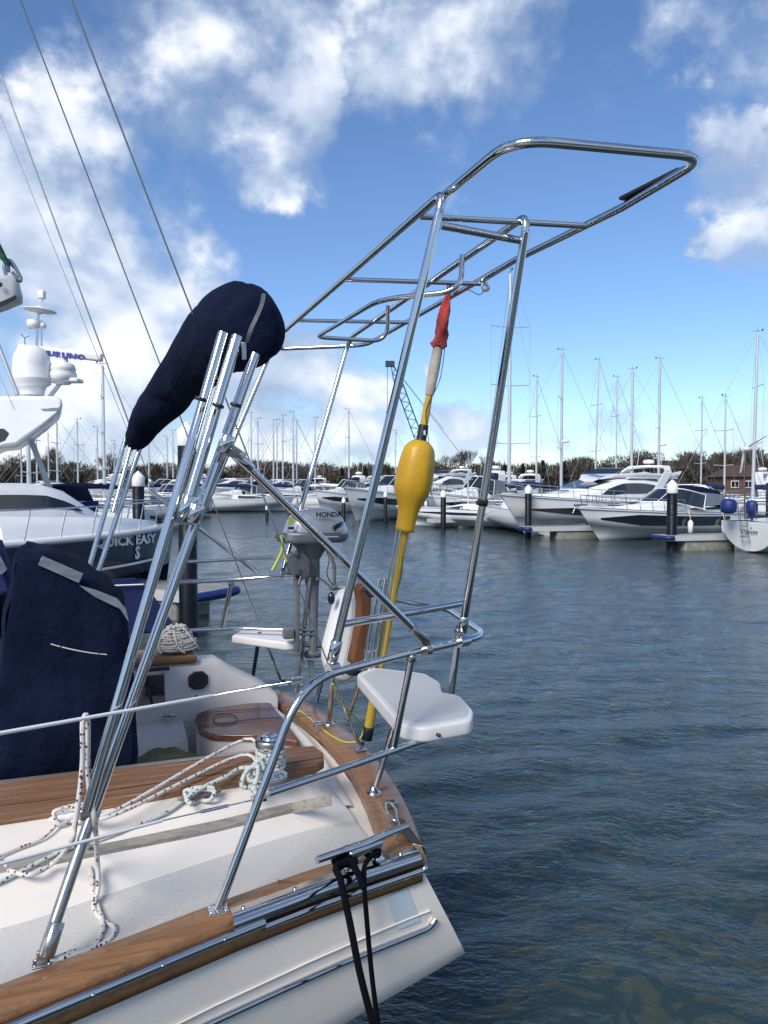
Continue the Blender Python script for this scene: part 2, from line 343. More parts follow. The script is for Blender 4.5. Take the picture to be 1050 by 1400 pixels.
def text_mb(txt, org, ux, uy, size, depth=.002, bold=0, shear=0, mi=0, space=1.0):
    """flat lettering as real mesh at org, running along ux, up uy (world or yacht frame vectors)"""
    cu = bpy.data.curves.new('t', 'FONT'); cu.body = txt; cu.size = size; cu.extrude = depth; cu.offset = bold; cu.shear = shear; cu.space_character = space; cu.resolution_u = 2
    o = bpy.data.objects.new('t', cu); C.objects.link(o)
    dg = bpy.context.evaluated_depsgraph_get(); dg.update(); me = bpy.data.meshes.new_from_object(o.evaluated_get(dg))
    ux = V3(ux).normalized(); uy = V3(uy); uy = (uy - ux * uy.dot(ux)).normalized(); uz = ux.cross(uy)
    mb = MB(); mb.add([V3(org) + ux * v.co.x + uy * v.co.y + uz * v.co.z for v in me.vertices], [tuple(p.vertices) for p in me.polygons], mi)
    bpy.data.objects.remove(o); bpy.data.curves.remove(cu); bpy.data.meshes.remove(me); return mb

# ================================================================= SETTING
def make_water():
    def axis(lo, hi, fine, n):
        k = 5.2; t = np.linspace(-1, 1, n); a = np.sinh(k * t) / math.sinh(k)
        return np.where(a < 0, -a * lo, a * hi) + fine
    xs = axis(-320, 320, .6, 520)
    t = np.linspace(0, 1, 620); ys = -25 + 0 * t
    ys = np.concatenate([np.linspace(-195, .2, 60), .2 + (np.sinh(5.0 * t[1:]) / math.sinh(5.0)) * 225])
    X, Y = np.meshgrid(xs, ys); Z = np.zeros_like(X); D = np.hypot(X, Y)
    dx = np.maximum(np.abs(np.gradient(xs))[None, :], np.abs(np.gradient(ys))[:, None])
    r2 = np.random.default_rng(5)
    for i in range(46):
        lam = .16 * (1.6 / .16) ** r2.random(); ang = math.radians(118 + r2.normal() * 30); k = 2 * PI / lam
        amp = .0064 * lam ** 1.0 * (.5 + r2.random())
        w = np.clip((lam / dx - 3) / 4, 0, 1)
        warp = .5 * np.sin(X * .31 + Y * .17 + i) + .4 * np.sin(X * .12 - Y * .43 + 2 * i)
        ph = k * (X * math.cos(ang) + Y * math.sin(ang)) + r2.random() * 6.28 + warp * 1.5
        env = .6 + .4 * np.sin(X * (.5 + .3 * r2.random()) + Y * (.4 + .2 * r2.random()) + i)
        Z += amp * w * env * (np.sin(ph) + .25 * np.sin(2 * ph + .6))
    me = bpy.data.meshes.new('water'); ny, nx = X.shape
    co_ = np.stack([X, Y, Z], -1).reshape(-1, 3)
    idx = np.arange(ny * nx).reshape(ny, nx); q = np.stack([idx[:-1, :-1], idx[:-1, 1:], idx[1:, 1:], idx[1:, :-1]], -1).reshape(-1, 4)
    me.vertices.add(len(co_)); me.vertices.foreach_set('co', co_.ravel()); me.loops.add(q.size); me.loops.foreach_set('vertex_index', q.ravel())
    me.polygons.add(len(q)); me.polygons.foreach_set('loop_start', np.arange(0, q.size, 4)); me.polygons.foreach_set('use_smooth', np.ones(len(q), bool)); me.update()
    o = bpy.data.objects.new('water', me); C.objects.link(o); o['kind'] = 'structure'
    m = bpy.data.materials.new('harbour_water'); m.use_nodes = True; t_ = m.node_tree; b = t_.nodes['Principled BSDF']
    b.inputs['Roughness'].default_value = .05; b.inputs['IOR'].default_value = 1.34
    tcn = t_.nodes.new('ShaderNodeTexCoord')
    def ns(sc, st, det, dist=0, rot=0):
        mpn = t_.nodes.new('ShaderNodeMapping'); mpn.inputs['Scale'].default_value = st; mpn.inputs['Rotation'].default_value = (0, 0, rot); t_.links.new(tcn.outputs['Object'], mpn.inputs[0])
        n = t_.nodes.new('ShaderNodeTexNoise'); n.inputs['Scale'].default_value = sc; n.inputs['Detail'].default_value = det; n.inputs['Distortion'].default_value = dist; t_.links.new(mpn.outputs[0], n.inputs['Vector']); return n.outputs['Fac']
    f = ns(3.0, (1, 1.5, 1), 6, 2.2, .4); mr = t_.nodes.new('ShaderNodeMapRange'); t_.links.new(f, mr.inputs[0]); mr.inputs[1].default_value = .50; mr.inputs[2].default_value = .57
    mixn = t_.nodes.new('ShaderNodeMix'); mixn.data_type = 'RGBA'; t_.links.new(mr.outputs[0], mixn.inputs[0]); mixn.inputs[6].default_value = (.020, .040, .046, 1); mixn.inputs[7].default_value = (.042, .054, .044, 1)  # olive patches painted into the base colour stand in for reflections on the water
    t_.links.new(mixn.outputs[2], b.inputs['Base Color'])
    n1_ = ns(4.2, (1, 1.9, 1), 7, .5, .35); n2_ = ns(1.2, (1, 2.2, 1), 4, .3, .3)
    ad = t_.nodes.new('ShaderNodeMath'); ad.operation = 'ADD'; t_.links.new(n1_, ad.inputs[0]); t_.links.new(n2_, ad.inputs[1])
    n3_ = ns(9, (1, 2.0, 1), 4, .6, .35); rd_ = t_.nodes.new('ShaderNodeMath'); rd_.operation = 'SUBTRACT'; t_.links.new(n3_, rd_.inputs[0]); rd_.inputs[1].default_value = .5
    ab_ = t_.nodes.new('ShaderNodeMath'); ab_.operation = 'ABSOLUTE'; t_.links.new(rd_.outputs[0], ab_.inputs[0]); mu_ = t_.nodes.new('ShaderNodeMath'); mu_.operation = 'MULTIPLY_ADD'; t_.links.new(ab_.outputs[0], mu_.inputs[0]); mu_.inputs[1].default_value = -.75; t_.links.new(ad.outputs[0], mu_.inputs[2]); ad = mu_
    bn = t_.nodes.new('ShaderNodeBump'); bn.inputs['Strength'].default_value = .7; bn.inputs['Distance'].default_value = .028; t_.links.new(ad.outputs[0], bn.inputs['Height']); t_.links.new(bn.outputs[0], b.inputs['Normal'])
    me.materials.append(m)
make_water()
# seabed / land beyond the basin
mb = MB(); n = 60; rows = []
for i, (y0, z) in enumerate([(118, -1.0), (121, .7), (126, 1.1), (170, 1.6), (260, 4.0), (900, 10)]):
    rows.append([V3((-700 + 1400 * k / n, y0 + 3 * math.sin(k * .9 + i), z + (.25 * noise.noise(V3((k * .5, i, 0))) if i else 0))) for k in range(n + 1)])
mb.loft(rows, False); struct('ground', mb, 'land')

# --------------------------------------------------------------- trees
def twigs(mb, base, top, rad, seed, levels=4, mi=0, mi2=1, dens=1.0):
    """recursive bare tree"""
    r = random.Random(seed)
    def br(p, d, L, rr, lv):
        q = p + d * L; mid = p + d * L * .5 + V3((r.gauss(0, 1), r.gauss(0, 1), r.gauss(0, .5))) * L * .06
        mb.tube([p, mid, q], [rr, rr * .8, rr * .62], 4 if lv < levels else 3, mi=mi if lv > 2 else mi2, caps=False)
        if lv == 0: return
        for k in range(3 if lv > 1 else int(4 * dens)):
            a = r.uniform(0, 2 * PI); sp = r.uniform(.35, .75); o = d.orthogonal().normalized(); o = Quaternion(d, a) @ o
            nd_ = (d * math.cos(sp) + o * math.sin(sp) + V3((0, 0, .12))).normalized(); br(p + (q - p) * r.uniform(.6, 1), nd_, L * r.uniform(.62, .8), rr * .6, lv - 1)
        br(q, (d + V3((r.gauss(0, .15), r.gauss(0, .15), .05))).normalized(), L * .72, rr * .62, lv - 1)
    br(base, V3((r.gauss(0, .05), r.gauss(0, .05), 1)).normalized(), (top - base.z) * .30, rad, levels)
def bare_tree(px, ytop, Y, label, seed, w=1):
    p = atY(px, 655, Y); h = atY(px, ytop, Y).z; base = V3((p.x, Y, 1.2))
    root = empty('bare_tree', Matrix.Translation(base), label, 'tree', 'bare winter trees beyond the marina')
    mb = MB(); twigs(mb, base, h, .013 * (h - 1.2) + .05, seed, 5, 0, 0)
    m1 = MB(); m1.tube([base, base + V3((0, 0, (h - 1.2) * .3))], [.03 * (h - 1.2), .018 * (h - 1.2)], 8)
    part('trunk', m1, 'bark', root); part('crown', mb, 'twig', root)
for i, (px, yt, Y, lb) in enumerate([(635, 606, 150, 'tall bare tree just right of the yellow float, tallest of three'), (612, 612, 152, 'bare tree close behind the yellow float, leftmost of three right of it'), (660, 618, 155, 'bare tree behind the right gantry leg, rightmost of three'),
        (585, 618, 150, 'bare tree left of the yellow float above far motor yachts'), (530, 625, 150, 'slim bare tree below the foot of the crane boom'), (25, 612, 130, 'bare tree under the white radar arch, leftmost in view'),
        (75, 605, 135, 'bare tree behind the white cabin of the dark-hulled boat'), (150, 610, 128, 'bare tree left of the lower end of the navy cover'), (345, 624, 140, 'bare round tree left of the far gantry leg'), (400, 626, 142, 'bare round tree behind cluster of masts left of the outboard'),
        (215, 628, 128, 'low bare tree above the white cap of far pile'), (890, 618, 160, 'bare tree top rising over woods beyond the flybridge yacht'), (985, 612, 158, 'bare tree top over the woods beside the wind generator')]):
    bare_tree(px, yt, Y, lb, 40 + i)
def evergreen(px, ytop, Y, label, seed):
    p = atY(px, 655, Y); h = atY(px, ytop, Y).z; base = V3((p.x, Y, 1.2)); r = random.Random(seed)
    root = empty('evergreen_tree', Matrix.Translation(base), label, 'tree', 'dark evergreens beyond the marina')
    m1 = MB(); m1.tube([base, base + V3((0, 0, (h - 1.2) * .9))], [.25, .05], 7); part('trunk', m1, 'bark', root)
    m2 = MB(); H = h - 1.2
    for k in range(1500):
        t = r.random() ** .8; rr = H * .26 * (1 - t) ** .7 * (.75 + .35 * math.sin(t * 23 + seed)) * math.sqrt(r.random()); a = r.uniform(0, 2 * PI)
        c = base + V3((rr * math.cos(a), rr * math.sin(a), H * (.06 + .94 * t))); u = V3((r.gauss(0, 1), r.gauss(0, 1), r.gauss(0, .6))).normalized() * .35; v = u.orthogonal().normalized() * .2
        m2.add([c - u, c + v, c + u - V3((0, 0, .15))], [(0, 1, 2)])
    part('crown', m2, 'ever', root)
for i, (px, yt, Y, lb) in enumerate([(500, 640, 140, 'dark evergreen between the outboard and near gantry leg'), (715, 634, 150, 'dark evergreen right of the right gantry leg, leftmost of its row'), (742, 630, 150, 'dark evergreen beside the mast left of the flybridge yacht'), (772, 632, 152, 'dark evergreen rising behind the flybridge yacht roof'),
        (690, 636, 150, 'dark evergreen behind the tall white mast'), (468, 642, 140, 'low dark evergreen above the outboard motor'), (1012, 640, 130, 'dark evergreen left of the brick house')]):
    evergreen(px, yt, Y, lb, 70 + i)
# far wood reading as one mass
def top_px(x):
    return float(np.interp(x, [-400, 0, 60, 120, 180, 230, 300, 360, 420, 470, 520, 560, 620, 680, 720, 780, 840, 880, 930, 960, 990, 1020, 1050, 1500], [636, 636, 632, 638, 642, 634, 640, 631, 636, 642, 638, 643, 639, 636, 637, 633, 625, 622, 620, 619, 618, 620, 617, 620]))
vs = []; fs = []
for t in range(400):
    px = random.uniform(-350, 1400); Y = random.uniform(160, 235); x = (px - 525) / FPX * Y; h = atY(px, top_px(px) + random.triangular(-6, 13, 2) + 4 * noise.noise(V3((px * .03, 0, 0))), Y).z; zb = 1.5
    w = random.uniform(2.2, 5.5); H = h - zb; fl = random.uniform(.5, 1)
    for k in range(300):
        a = random.uniform(0, 2 * PI); ph = random.random() ** .55; e_ = math.sqrt(max(0, 1 - (2 * ph - 1.05) ** 2 * .85)); rr = w * e_ * math.sqrt(random.random()) * 1.05
        c = V3((x + rr * math.cos(a), Y + rr * math.sin(a), zb + H * ph * (1 - .18 * (rr / w) ** 2))); L = random.uniform(.6, 1.5); out = V3((math.cos(a) * rr / w, math.sin(a) * rr / w, 0)); d = (out * .8 + V3((random.gauss(0, .25), random.gauss(0, .25), random.uniform(.35, 1.1)))).normalized() * L
        th = random.uniform(.05, .16) if ph > .75 else random.uniform(.15, .42)
        o = d.orthogonal().normalized() * th; o = Quaternion(d.normalized(), random.uniform(0, 6)) @ o
        b = len(vs); vs += [c - o, c + o, c + d]; fs.append((b, b + 1, b + 2))
mb = MB(); mb.add(vs, fs)
mb.loft([[V3((-700 + 1400 * k / 160, Y_, z_ + (z_ > 2) * (0))) for k in range(161)] for (Y_, z_) in ((238, 0),)] + [[V3(((lambda X: X)(-700 + 1400 * k / 160), 240, atY(525 + (-700 + 1400 * k / 160) / 240 * FPX, top_px(525 + (-700 + 1400 * k / 160) / 240 * FPX) + 9 + 3 * noise.noise(V3((k * .9, 0, 0))), 240).z)) for k in range(161)]], False, smooth=False)
for sg_ in (0, 1, 2):  # unseen walls behind and beside the camera, added to darken the horizon in reflections
    if sg_ == 0: L1 = [V3((-280 + 560 * k / 60, -190, 0)) for k in range(61)]
    elif sg_ == 1: L1 = [V3((-290, 200 - 390 * k / 50, 0)) for k in range(51)]
    else: L1 = [V3((290, -190 + 390 * k / 50, 0)) for k in range(51)]
    mb.loft([L1, [p + V3((0, 0, 13 + 5 * noise.noise(V3((i * .8, sg_, 0))))) for i, p in enumerate(L1)]], False, smooth=False)
struct('woodland', mb, 'woods', 'stuff', 'brown and dark green winter woodland along the far shore, plus unseen dark walls added for reflections', 'woodland')

# house at the right edge
def house():
    p = atY(1018, 660, 112); bx = V3((p.x, 112, 1.0)); root = empty('brick_house', Matrix.Translation(bx), 'brick house with brown roof among the trees at right edge', 'house')
    def W_(x, y, z): return bx + V3((x, y, z))
    m = MB(); m.box(W_(0, 0, 1.3), (8, 6, 2.6)); part('wall', m, 'brick', root)
    m = MB(); e_ = [W_(-4.4, -3.4, 2.55), W_(4.4, -3.4, 2.55), W_(4.4, 3.4, 2.55), W_(-4.4, 3.4, 2.55)]; r1 = W_(-2.2, 0, 4.3); r2 = W_(2.2, 0, 4.3)
    m.add(e_ + [r1, r2], [(0, 1, 5, 4), (2, 3, 4, 5), (1, 2, 5), (3, 0, 4), (3, 2, 1, 0)]); part('roof', m, 'rooftile', root)
    for k in (-2.8, -.9, 1.0, 2.9):
        m = MB(); m.box(W_(k, -3.03, 1.5), (1.1, .1, 1.0)); f = part('window', m, 'white', root)
        for q in (-.27, .27):
            m = MB(); m.box(W_(k + q, -3.09, 1.5), (.44, .03, .8)); part('pane', m, 'glass', f)
house()
# crane far behind
def crane():
    a = atY(574, 600, 150); b = atY(536, 499, 150); base = atY(606, 668, 150); base.z = 1.2
    root = empty('lattice_crane', Matrix.Translation(base), 'dark lattice boom crane rising far behind the yellow float', 'crane')
    ft = base + V3((-2, 0, 2.5)); m = MB(); d = (b - a).normalized(); foot = ft; u = V3((0, 1, 0)); w = d.cross(u).normalized(); Lb = (b - foot).length
    d = (b - foot).normalized(); w = d.cross(u).normalized()
    def c_(s, i, j): hw = .75 * min(1, (1 - s) * 6 + .25, s * 8 + .3); return foot + d * Lb * s + u * hw * i + w * hw * j
    for i in (-1, 1):
        for j in (-1, 1): m.tube([c_(s / 20, i, j) for s in range(21)], .09, 4)
    for k in range(26):
        s0 = k / 26; s1 = (k + 1) / 26
        for i in (-1, 1): m.tube([c_(s0, i, -1 if k % 2 else 1), c_(s1, i, 1 if k % 2 else -1)], .05, 3); m.tube([c_(s0, -1 if k % 2 else 1, i), c_(s1, 1 if k % 2 else -1, i)], .05, 3)
    part('boom', m, 'crane', root)
    m = MB(); m.box(b + V3((-.4, 0, .2)), (1.8, .9, 1.1)); m.cyl(b + V3((-.9, 0, 0)), b + V3((-.9, 0, -9)), .05, n=5); m.box(b + V3((-.9, 0, -9.3)), (.4, .4, .8)); part('hook_line', m, 'crane', root)
    m = MB(); m.tube([b, base + V3((3.5, 0, 7)), base + V3((3, 0, 3))], .06, 4); m.tube([b, base + V3((0, 0, 12))], .05, 4); part('stay', m, 'crane', root)
    m = MB(); m.box(base + V3((1, 0, 1.9)), (5.5, 3, 2.4), bev=.2); part('cab', m, 'crane', root)
    m = MB(); m.box(base + V3((0, 0, .4)), (6, 3.4, .8), bev=.3); part('track', m, 'black', root)
crane()

# --------------------------------------------------------------- piles and pontoons
def pile(px, ytop, ywat, wpx, label, pointed=True, cap='white', capfrac=.14):
    p = atZ(px, ywat, 0); d = p.y; r = wpx / FPX * d / 2; top = atY(px, ytop, d).z
    root = empty('mooring_pile', Matrix.Translation((p.x, p.y, 0)), label, 'mooring pile', 'mooring piles in the marina')
    ch = max(.35, r * 2.6) if cap else 0
    m = MB(); m.lathe((p.x, p.y, -1), (0, 0, 1), [(r, 0), (r, 1 + top - ch * .9), (r * .9, 1 + top - ch * .9 + .01)], 20); part('shaft', m, 'pile', root)
    if cap:
        m = MB(); m.lathe((p.x, p.y, top - ch), (0, 0, 1), [(r * 1.02, 0), (r * 1.06, .02), (r * 1.06, ch * .62), (r * .95, ch * .68), (.03, ch), (.005, ch + .01)], 20); part('cap', m, cap, root)
    return p, r
PL = [(918, 656, 752, 14, 'right-hand dark pile with pointed white cap, in front of the sports cruiser'), (722, 663, 735, 9, 'dark pile with white cap before the bow of the flybridge yacht'), (606, 670, 725, 7.5, 'dark pile with white cap just right of the yellow float'),
      (527, 672, 717, 5, 'slim dark pile with white cap before the far motor yacht bow'), (470, 680, 716, 5, 'dark pile right behind the outboard motor cowl'), (365, 690, 712, 4, 'small dark pile left of the outboard motor'),
      (190, 644, 745, 16, 'dark pile with white domed cap behind the bow of the dark boat'), (258, 577, 872, 25, 'thick near dark pile with large white cap behind the steel poles'), (1049, 650, 735, 5, 'dark pile cut by the right edge of the view')]
for a in PL: pile(*a)
def pontoon(p0, p1, w, zt, label, fend=None, gp='finger pontoons'):
    p0 = V3((*p0[:2], 0)); p1 = V3((*p1[:2], 0)); d = (p1 - p0); L = d.length; yaw = math.atan2(d.y, d.x); c = (p0 + p1) / 2; R = Matrix.Rotation(yaw, 3, 'Z')
    root = empty('finger_pontoon', Matrix.Translation(c) @ Matrix.Rotation(yaw, 4, 'Z'), label, 'pontoon', gp)
    m = MB(); nb = int(L / .14)
    m.box(c + V3((0, 0, zt - .03)), (L - .06, w - .12, .05), R)
    for k in range(nb): m.box(c + R @ V3((-L / 2 + (k + .5) * L / nb, 0, zt + .012)), (L / nb * .88, w - .12, .03), R)
    part('decking', m, 'pontoon', root)
    m = MB()
    for s_ in (-1, 1): m.box(c + R @ V3((0, s_ * (w / 2 - .03), zt - .08)), (L, .06, .2), R)
    m.box(c + R @ V3((-L / 2 - .03, 0, zt - .08)), (.06, w, .2), R); m.box(c + R @ V3((L / 2 + .03, 0, zt - .08)), (.06, w, .2), R); part('frame', m, 'boatgrey', root)
    for k in range(max(1, int(L / 3))):
        m = MB(); m.box(c + R @ V3((-L / 2 + (k + .5) * L / max(1, int(L / 3)), 0, zt / 2 - .22)), (min(2.2, L * .8), w * .86, zt + .1), R, bev=.05); part('float', m, 'concrete', root)
    if fend:
        m = MB(); pts = [c + R @ V3((fend * L / 2 - .12 * fend, w / 2 + .05, zt - .06)), c + R @ V3((fend * (L / 2 + .03), w / 2 + .05, zt - .06)), c + R @ V3((fend * (L / 2 + .14), w / 2 - .12, zt - .06)), c + R @ V3((fend * (L / 2 + .14), -w / 2 + .12, zt - .06)), c + R @ V3((fend * (L / 2 + .03), -w / 2 - .05, zt - .06)), c + R @ V3((fend * L / 2 - .12 * fend, -w / 2 - .05, zt - .06))]
        m.tube(spline(pts, 5), .085, 10); part('corner_fender', m, 'bluefender', root)
    return root
def wxy(px, y): p = atZ(px, y, 0); return (p.x, p.y)
pontoon(wxy(905, 752), (wxy(905, 752)[0] + 7, wxy(905, 752)[1] + 1.8), 1.0, .55, 'finger pontoon with blue corner fender under the right-hand pile', -1)
pontoon(wxy(716, 737), (wxy(716, 737)[0] + 5, wxy(716, 737)[1] + 1.2), 1.0, .55, 'finger pontoon under the bow of the flybridge yacht', -1)
pontoon(wxy(590, 722), (wxy(590, 722)[0] + 5, wxy(590, 722)[1] + 2), 1.0, .5, 'finger pontoon behind the yellow float and pile', 1)
q0 = atZ(291, 845, 0); pontoon((q0.x, q0.y), (q0.x - 5.5, q0.y + 3.0), 1.1, .52, 'near finger pontoon with blue corner fender beside the thick pile', -1)

pontoon((-16, -.55), (14, -.75), 2.4, .50, 'main walkway pontoon under the photographer', None, 'walkway')
# --------------------------------------------------------------- motor boats
def heading(px_b, Yb, px_s, Ys):
    b = V3(((px_b - 525) / FPX * Yb, Yb, 0)); s = V3(((px_s - 525) / FPX * Ys, Ys, 0)); d = b - s
    return s, math.atan2(d.y, d.x), d.length
def hull_rings(L, Bm, H, bowH, rake, nst=16, chine=.25, tuck=.1, full=2.4):
    rg = []; sheer = []
    for i in range(nst + 1):
        s = i / nst; b = Bm / 2 * (1 - max(0, (s - .35) / .65) ** full) * (.93 + .07 * min(1, s / .3)); b = max(b, .02)
        zt = H + (bowH - H) * s ** 1.8; zc = chine * H * (1 + 1.6 * s * s); xt = L * s
        def X(z): return xt - rake * L * (s ** 3) * (1 - z / zt)
        ring = []
        prof = [(1, 1), (.99, .72), (.96, .48), (.88 - .35 * s * s, zc / zt), (.5 - .3 * s * s, zc / zt * .3), (0, -.12)]
        left = [V3((X(zt * f), b * w, zt * f)) for (w, f) in prof]
        ring = left + [V3((p.x, -p.y, p.z)) for p in left[-2::-1]]
        rg.append(ring); sheer.append((xt, b, zt))
    return rg, sheer
def side_band(mb, rings, s0, s1, f0, f1, off=.012, side=None, mi=0, taper=True):
    """strip on both topsides between height fractions of the upper topside, proud of the hull"""
    n = len(rings) - 1
    for sg in ((1, -1) if side is None else (side,)):
        a = []; b = []
        for k in range(25):
            s = s0 + (s1 - s0) * k / 24; x = s * n; i = min(int(x), n - 1); t = x - i
            def pt(f):
                def on(r):
                    P = r[:4] if sg > 0 else [r[-1], r[-2], r[-3], r[-4]]
                    fz = f; zz = P[0].z * fz
                    for j in range(3):
                        if P[j + 1].z <= zz + 1e-6 or j == 2:
                            u = (P[j].z - zz) / max(P[j].z - P[j + 1].z, 1e-6); return P[j].lerp(P[j + 1], max(0, min(1, u)))
                return on(rings[i]).lerp(on(rings[i + 1]), t)
            tt = 1.0
            if taper and k > 18: tt = 1 - (k - 18) / 7
            mid = (f0 + f1) / 2; hi = mid + (f1 - mid) * tt; lo = mid - (mid - f0) * tt
            o = V3((.0, sg * off, 0)); a.append(pt(hi) + o); b.append(pt(lo) + o)
        mb.loft([a, b] if sg > 0 else [b, a], False, mi)
def rail(mb, sheer, s0, s1, h, inset=.08, n=9, r=.014, both=True, mid=False):
    for sg in ((1, -1) if both else (1,)):
        P = []
        for k in range(n + 1):
            s = s0 + (s1 - s0) * k / n; x = s * (len(sheer) - 1); i = min(int(x), len(sheer) - 2); t = x - i
            q = [sheer[i][j] * (1 - t) + sheer[i + 1][j] * t for j in range(3)]; base = V3((q[0], sg * max(q[1] - inset, .0), q[2])); top = base + V3((-.0, 0, h)); P.append(top)
            mb.tube([base + V3((-.12, 0, 0)), top], r, 5)
        mb.tube(P, r * 1.1, 5)
        if mid: mb.tube([p - V3((0, 0, h * .5)) for p in P], r * .7, 4)
def superstr(mb, secs, mi=0, n=12, caps=True):
    """secs: list of (x, halfwidth_bottom, zb, halfwidth_top, zt)"""
    rg = []
    for (x, wb, zb, wt, zt) in secs:
        h = zt - zb
        rg.append([V3((x, wb, zb)), V3((x, wb * .75 + wt * .25, zb + h * .45)), V3((x, wt, zb + h * .85)), V3((x, wt * .82, zb + h * .97)), V3((x, 0, zt)), V3((x, -wt * .82, zb + h * .97)), V3((x, -wt, zb + h * .85)), V3((x, -(wb * .75 + wt * .25), zb + h * .45)), V3((x, -wb, zb))])
    mb.loft(rg, False, mi)
    if caps:
        for r_, fl in ((rg[0], 1), (rg[-1], 0)): mb.add(r_, [tuple(range(9)) if not fl else tuple(range(8, -1, -1))], mi)
def win_strip(mb, secs, x0, x1, f0, f1, off=.02, shape=None):
    for sg in (1, -1):
        a = []; b = []
        for k in range(17):
            x = x0 + (x1 - x0) * k / 16
            i = 0
            while i < len(secs) - 2 and (secs[i + 1][0] - x) * (1 if secs[-1][0] > secs[0][0] else -1) < 0: i += 1
            A_, B_ = secs[i], secs[i + 1]; t = (x - A_[0]) / (B_[0] - A_[0]) if B_[0] != A_[0] else 0; q = [A_[j] * (1 - t) + B_[j] * t for j in range(5)]
            e_ = math.sin(PI * min(1, max(0, k / 16))) ** .4 if shape else 1
            mid = f0 + (f1 - f0) * (.25 if shape else .5)
            def P(f):
                f = mid + (f - mid) * e_; h = q[4] - q[2]; y0_, y1_, y2_ = q[1], q[1] * .75 + q[3] * .25, q[3]
                y = y0_ + (y1_ - y0_) * f / .45 if f < .45 else y1_ + (y2_ - y1_) * (f - .45) / .4
                return V3((x, sg * (y + off), q[2] + h * f))
            a.append(P(f1)); b.append(P(f0))
        mb.loft([a, b] if sg < 0 else [b, a], False)
def xfm(mb, Mx): return mb.xf(Mx)
def motor_boat(pb, Yb, ps, Ys, label, Bm=None, H=1.3, bowH=1.8, cabin=1.1, fly=False, arch=True, canopy=None, band=True, group='motor boats moored across the basin', hullm='boatwhite', name='motor_boat', rails=True, cab0=.16, bandf=(.58, .80)):
    s, yaw, L = heading(pb, Yb, ps, Ys); Mx = Matrix.Translation(s) @ Matrix.Rotation(yaw, 4, 'Z'); root = empty(name, Mx, label, 'motor boat', group)
    Bm = Bm or L * .3; rg, sh = hull_rings(L, Bm, H, bowH, .14)
    m = MB(); m.loft(rg, False); m.add(rg[0], [tuple(range(len(rg[0])))], 0); part('hull', xfm(m, Mx), hullm, root)
    m = MB(); nd_ = len(sh)
    m.loft([[V3((x, b * .985 * q, z + .03 + .06 * (1 - q * q))) for q in (-1, -.6, 0, .6, 1)] for (x, b, z) in sh], False); part('deck', xfm(m, Mx), 'boatwhite', root)
    if band: m = MB(); side_band(m, rg, .12, .93, *bandf, off=.02); part('hull_window_band', xfm(m, Mx), 'glass', root)
    m = MB()
    for sg in (0, -1): m.tube([V3((x, b * (1 if sg == 0 else -1) + (.01 if sg == 0 else -.01), z - .04)) for (x, b, z) in sh], .035, 6)
    part('rub_rail', xfm(m, Mx), 'boatgrey', root)
    m = MB(); side_band(m, rg, .0, .97, .335, .375, .012, taper=False); part('boot_stripe', xfm(m, Mx), 'boatnavy' if (int(pb) % 2) else 'boatgrey', root)
    for hx in (.66, .76):
        m = MB(); m.box(V3((L * hx, 0, H + cabin * (.62 if hx < .7 else .48))), (.5, .5, .05), bev=.02); part('deck_hatch', xfm(m, Mx), 'glass', root)
    m = MB(); m.box(V3((L * .985, 0, bowH + .10)), (.7, .12, .08), bev=.02); m.tube([V3((L * 1.01, 0, bowH + .08)), V3((L * 1.03, 0, bowH - .25))], .03, 6); part('anchor_roller', xfm(m, Mx), 'steel_dull', root)
    z0 = H; w = Bm / 2
    # foredeck trunk
    m = MB(); secs = [(L * .86, .12, z0 + .35 * (bowH - H), .1, bowH - .02), (L * .72, w * .5, z0, w * .4, z0 + .50 * cabin), (L * .58, w * .76, z0, w * .62, z0 + .64 * cabin), (L * .5, w * .8, z0, w * .66, z0 + .66 * cabin)]
    superstr(m, secs); part('coachroof', xfm(m, Mx), 'boatwhite', root)
    zr = z0 + cabin + .15
    if fly or canopy is None:
        secs = [(L * .60, w * .74, z0 + .3, w * .5, z0 + .66 * cabin + .02), (L * .50, w * .80, z0, w * .66, zr - .22), (L * .42, w * .82, z0, w * .70, zr), (L * .26, w * .82, z0, w * .70, zr), (L * cab0, w * .80, z0, w * .62, zr - .1)]
        m = MB(); superstr(m, secs); part('cabin', xfm(m, Mx), 'boatwhite', root)
        m = MB(); win_strip(m, secs, L * .57, L * (cab0 + .03), .42, .82, shape=True); part('cabin_window', xfm(m, Mx), 'glass', root)
        m = MB(); a = [V3((L * .595, y * w * .44, z0 + .70 * cabin)) for y in (-1, -.4, .4, 1)]; b = [V3((L * .465, y * w * .6, zr - .13)) for y in (-1, -.4, .4, 1)]
        m.loft([[p + V3((.03, 0, .05)) for p in a], [p + V3((.03, 0, .05)) for p in b]], False); part('windscreen', xfm(m, Mx), 'glass', root)
        m = MB(); m.box(V3((L * .20, 0, zr + .02)), (L * .34, w * 1.3, .07), bev=.03); m.box(V3((L * .085, 0, zr - .14)), (.14, w * 1.1, .1)); 
        for y in (-.56, .56): m.cyl(V3((L * .06, w * y, z0)), V3((L * .05, w * y, zr)), .04, n=8)
        part('hardtop', xfm(m, Mx), 'boatwhite', root)
    else:
        m = MB(); P = [V3((L * .30, w * .86, z0 + .2)), V3((L * .50, w * .68, z0 + .62 * cabin)), V3((L * .555, 0, z0 + .64 * cabin)), V3((L * .50, -w * .68, z0 + .62 * cabin)), V3((L * .30, -w * .86, z0 + .2))]
        Q = [V3((L * .27, w * .78, zr - .15)), V3((L * .40, w * .60, zr + .12)), V3((L * .43, 0, zr + .15)), V3((L * .40, -w * .60, zr + .12)), V3((L * .27, -w * .78, zr - .15))]
        P = spline(P, 4); Q = spline(Q, 4); m.loft([P, Q], False); part('windscreen', xfm(m, Mx), 'glass', root)
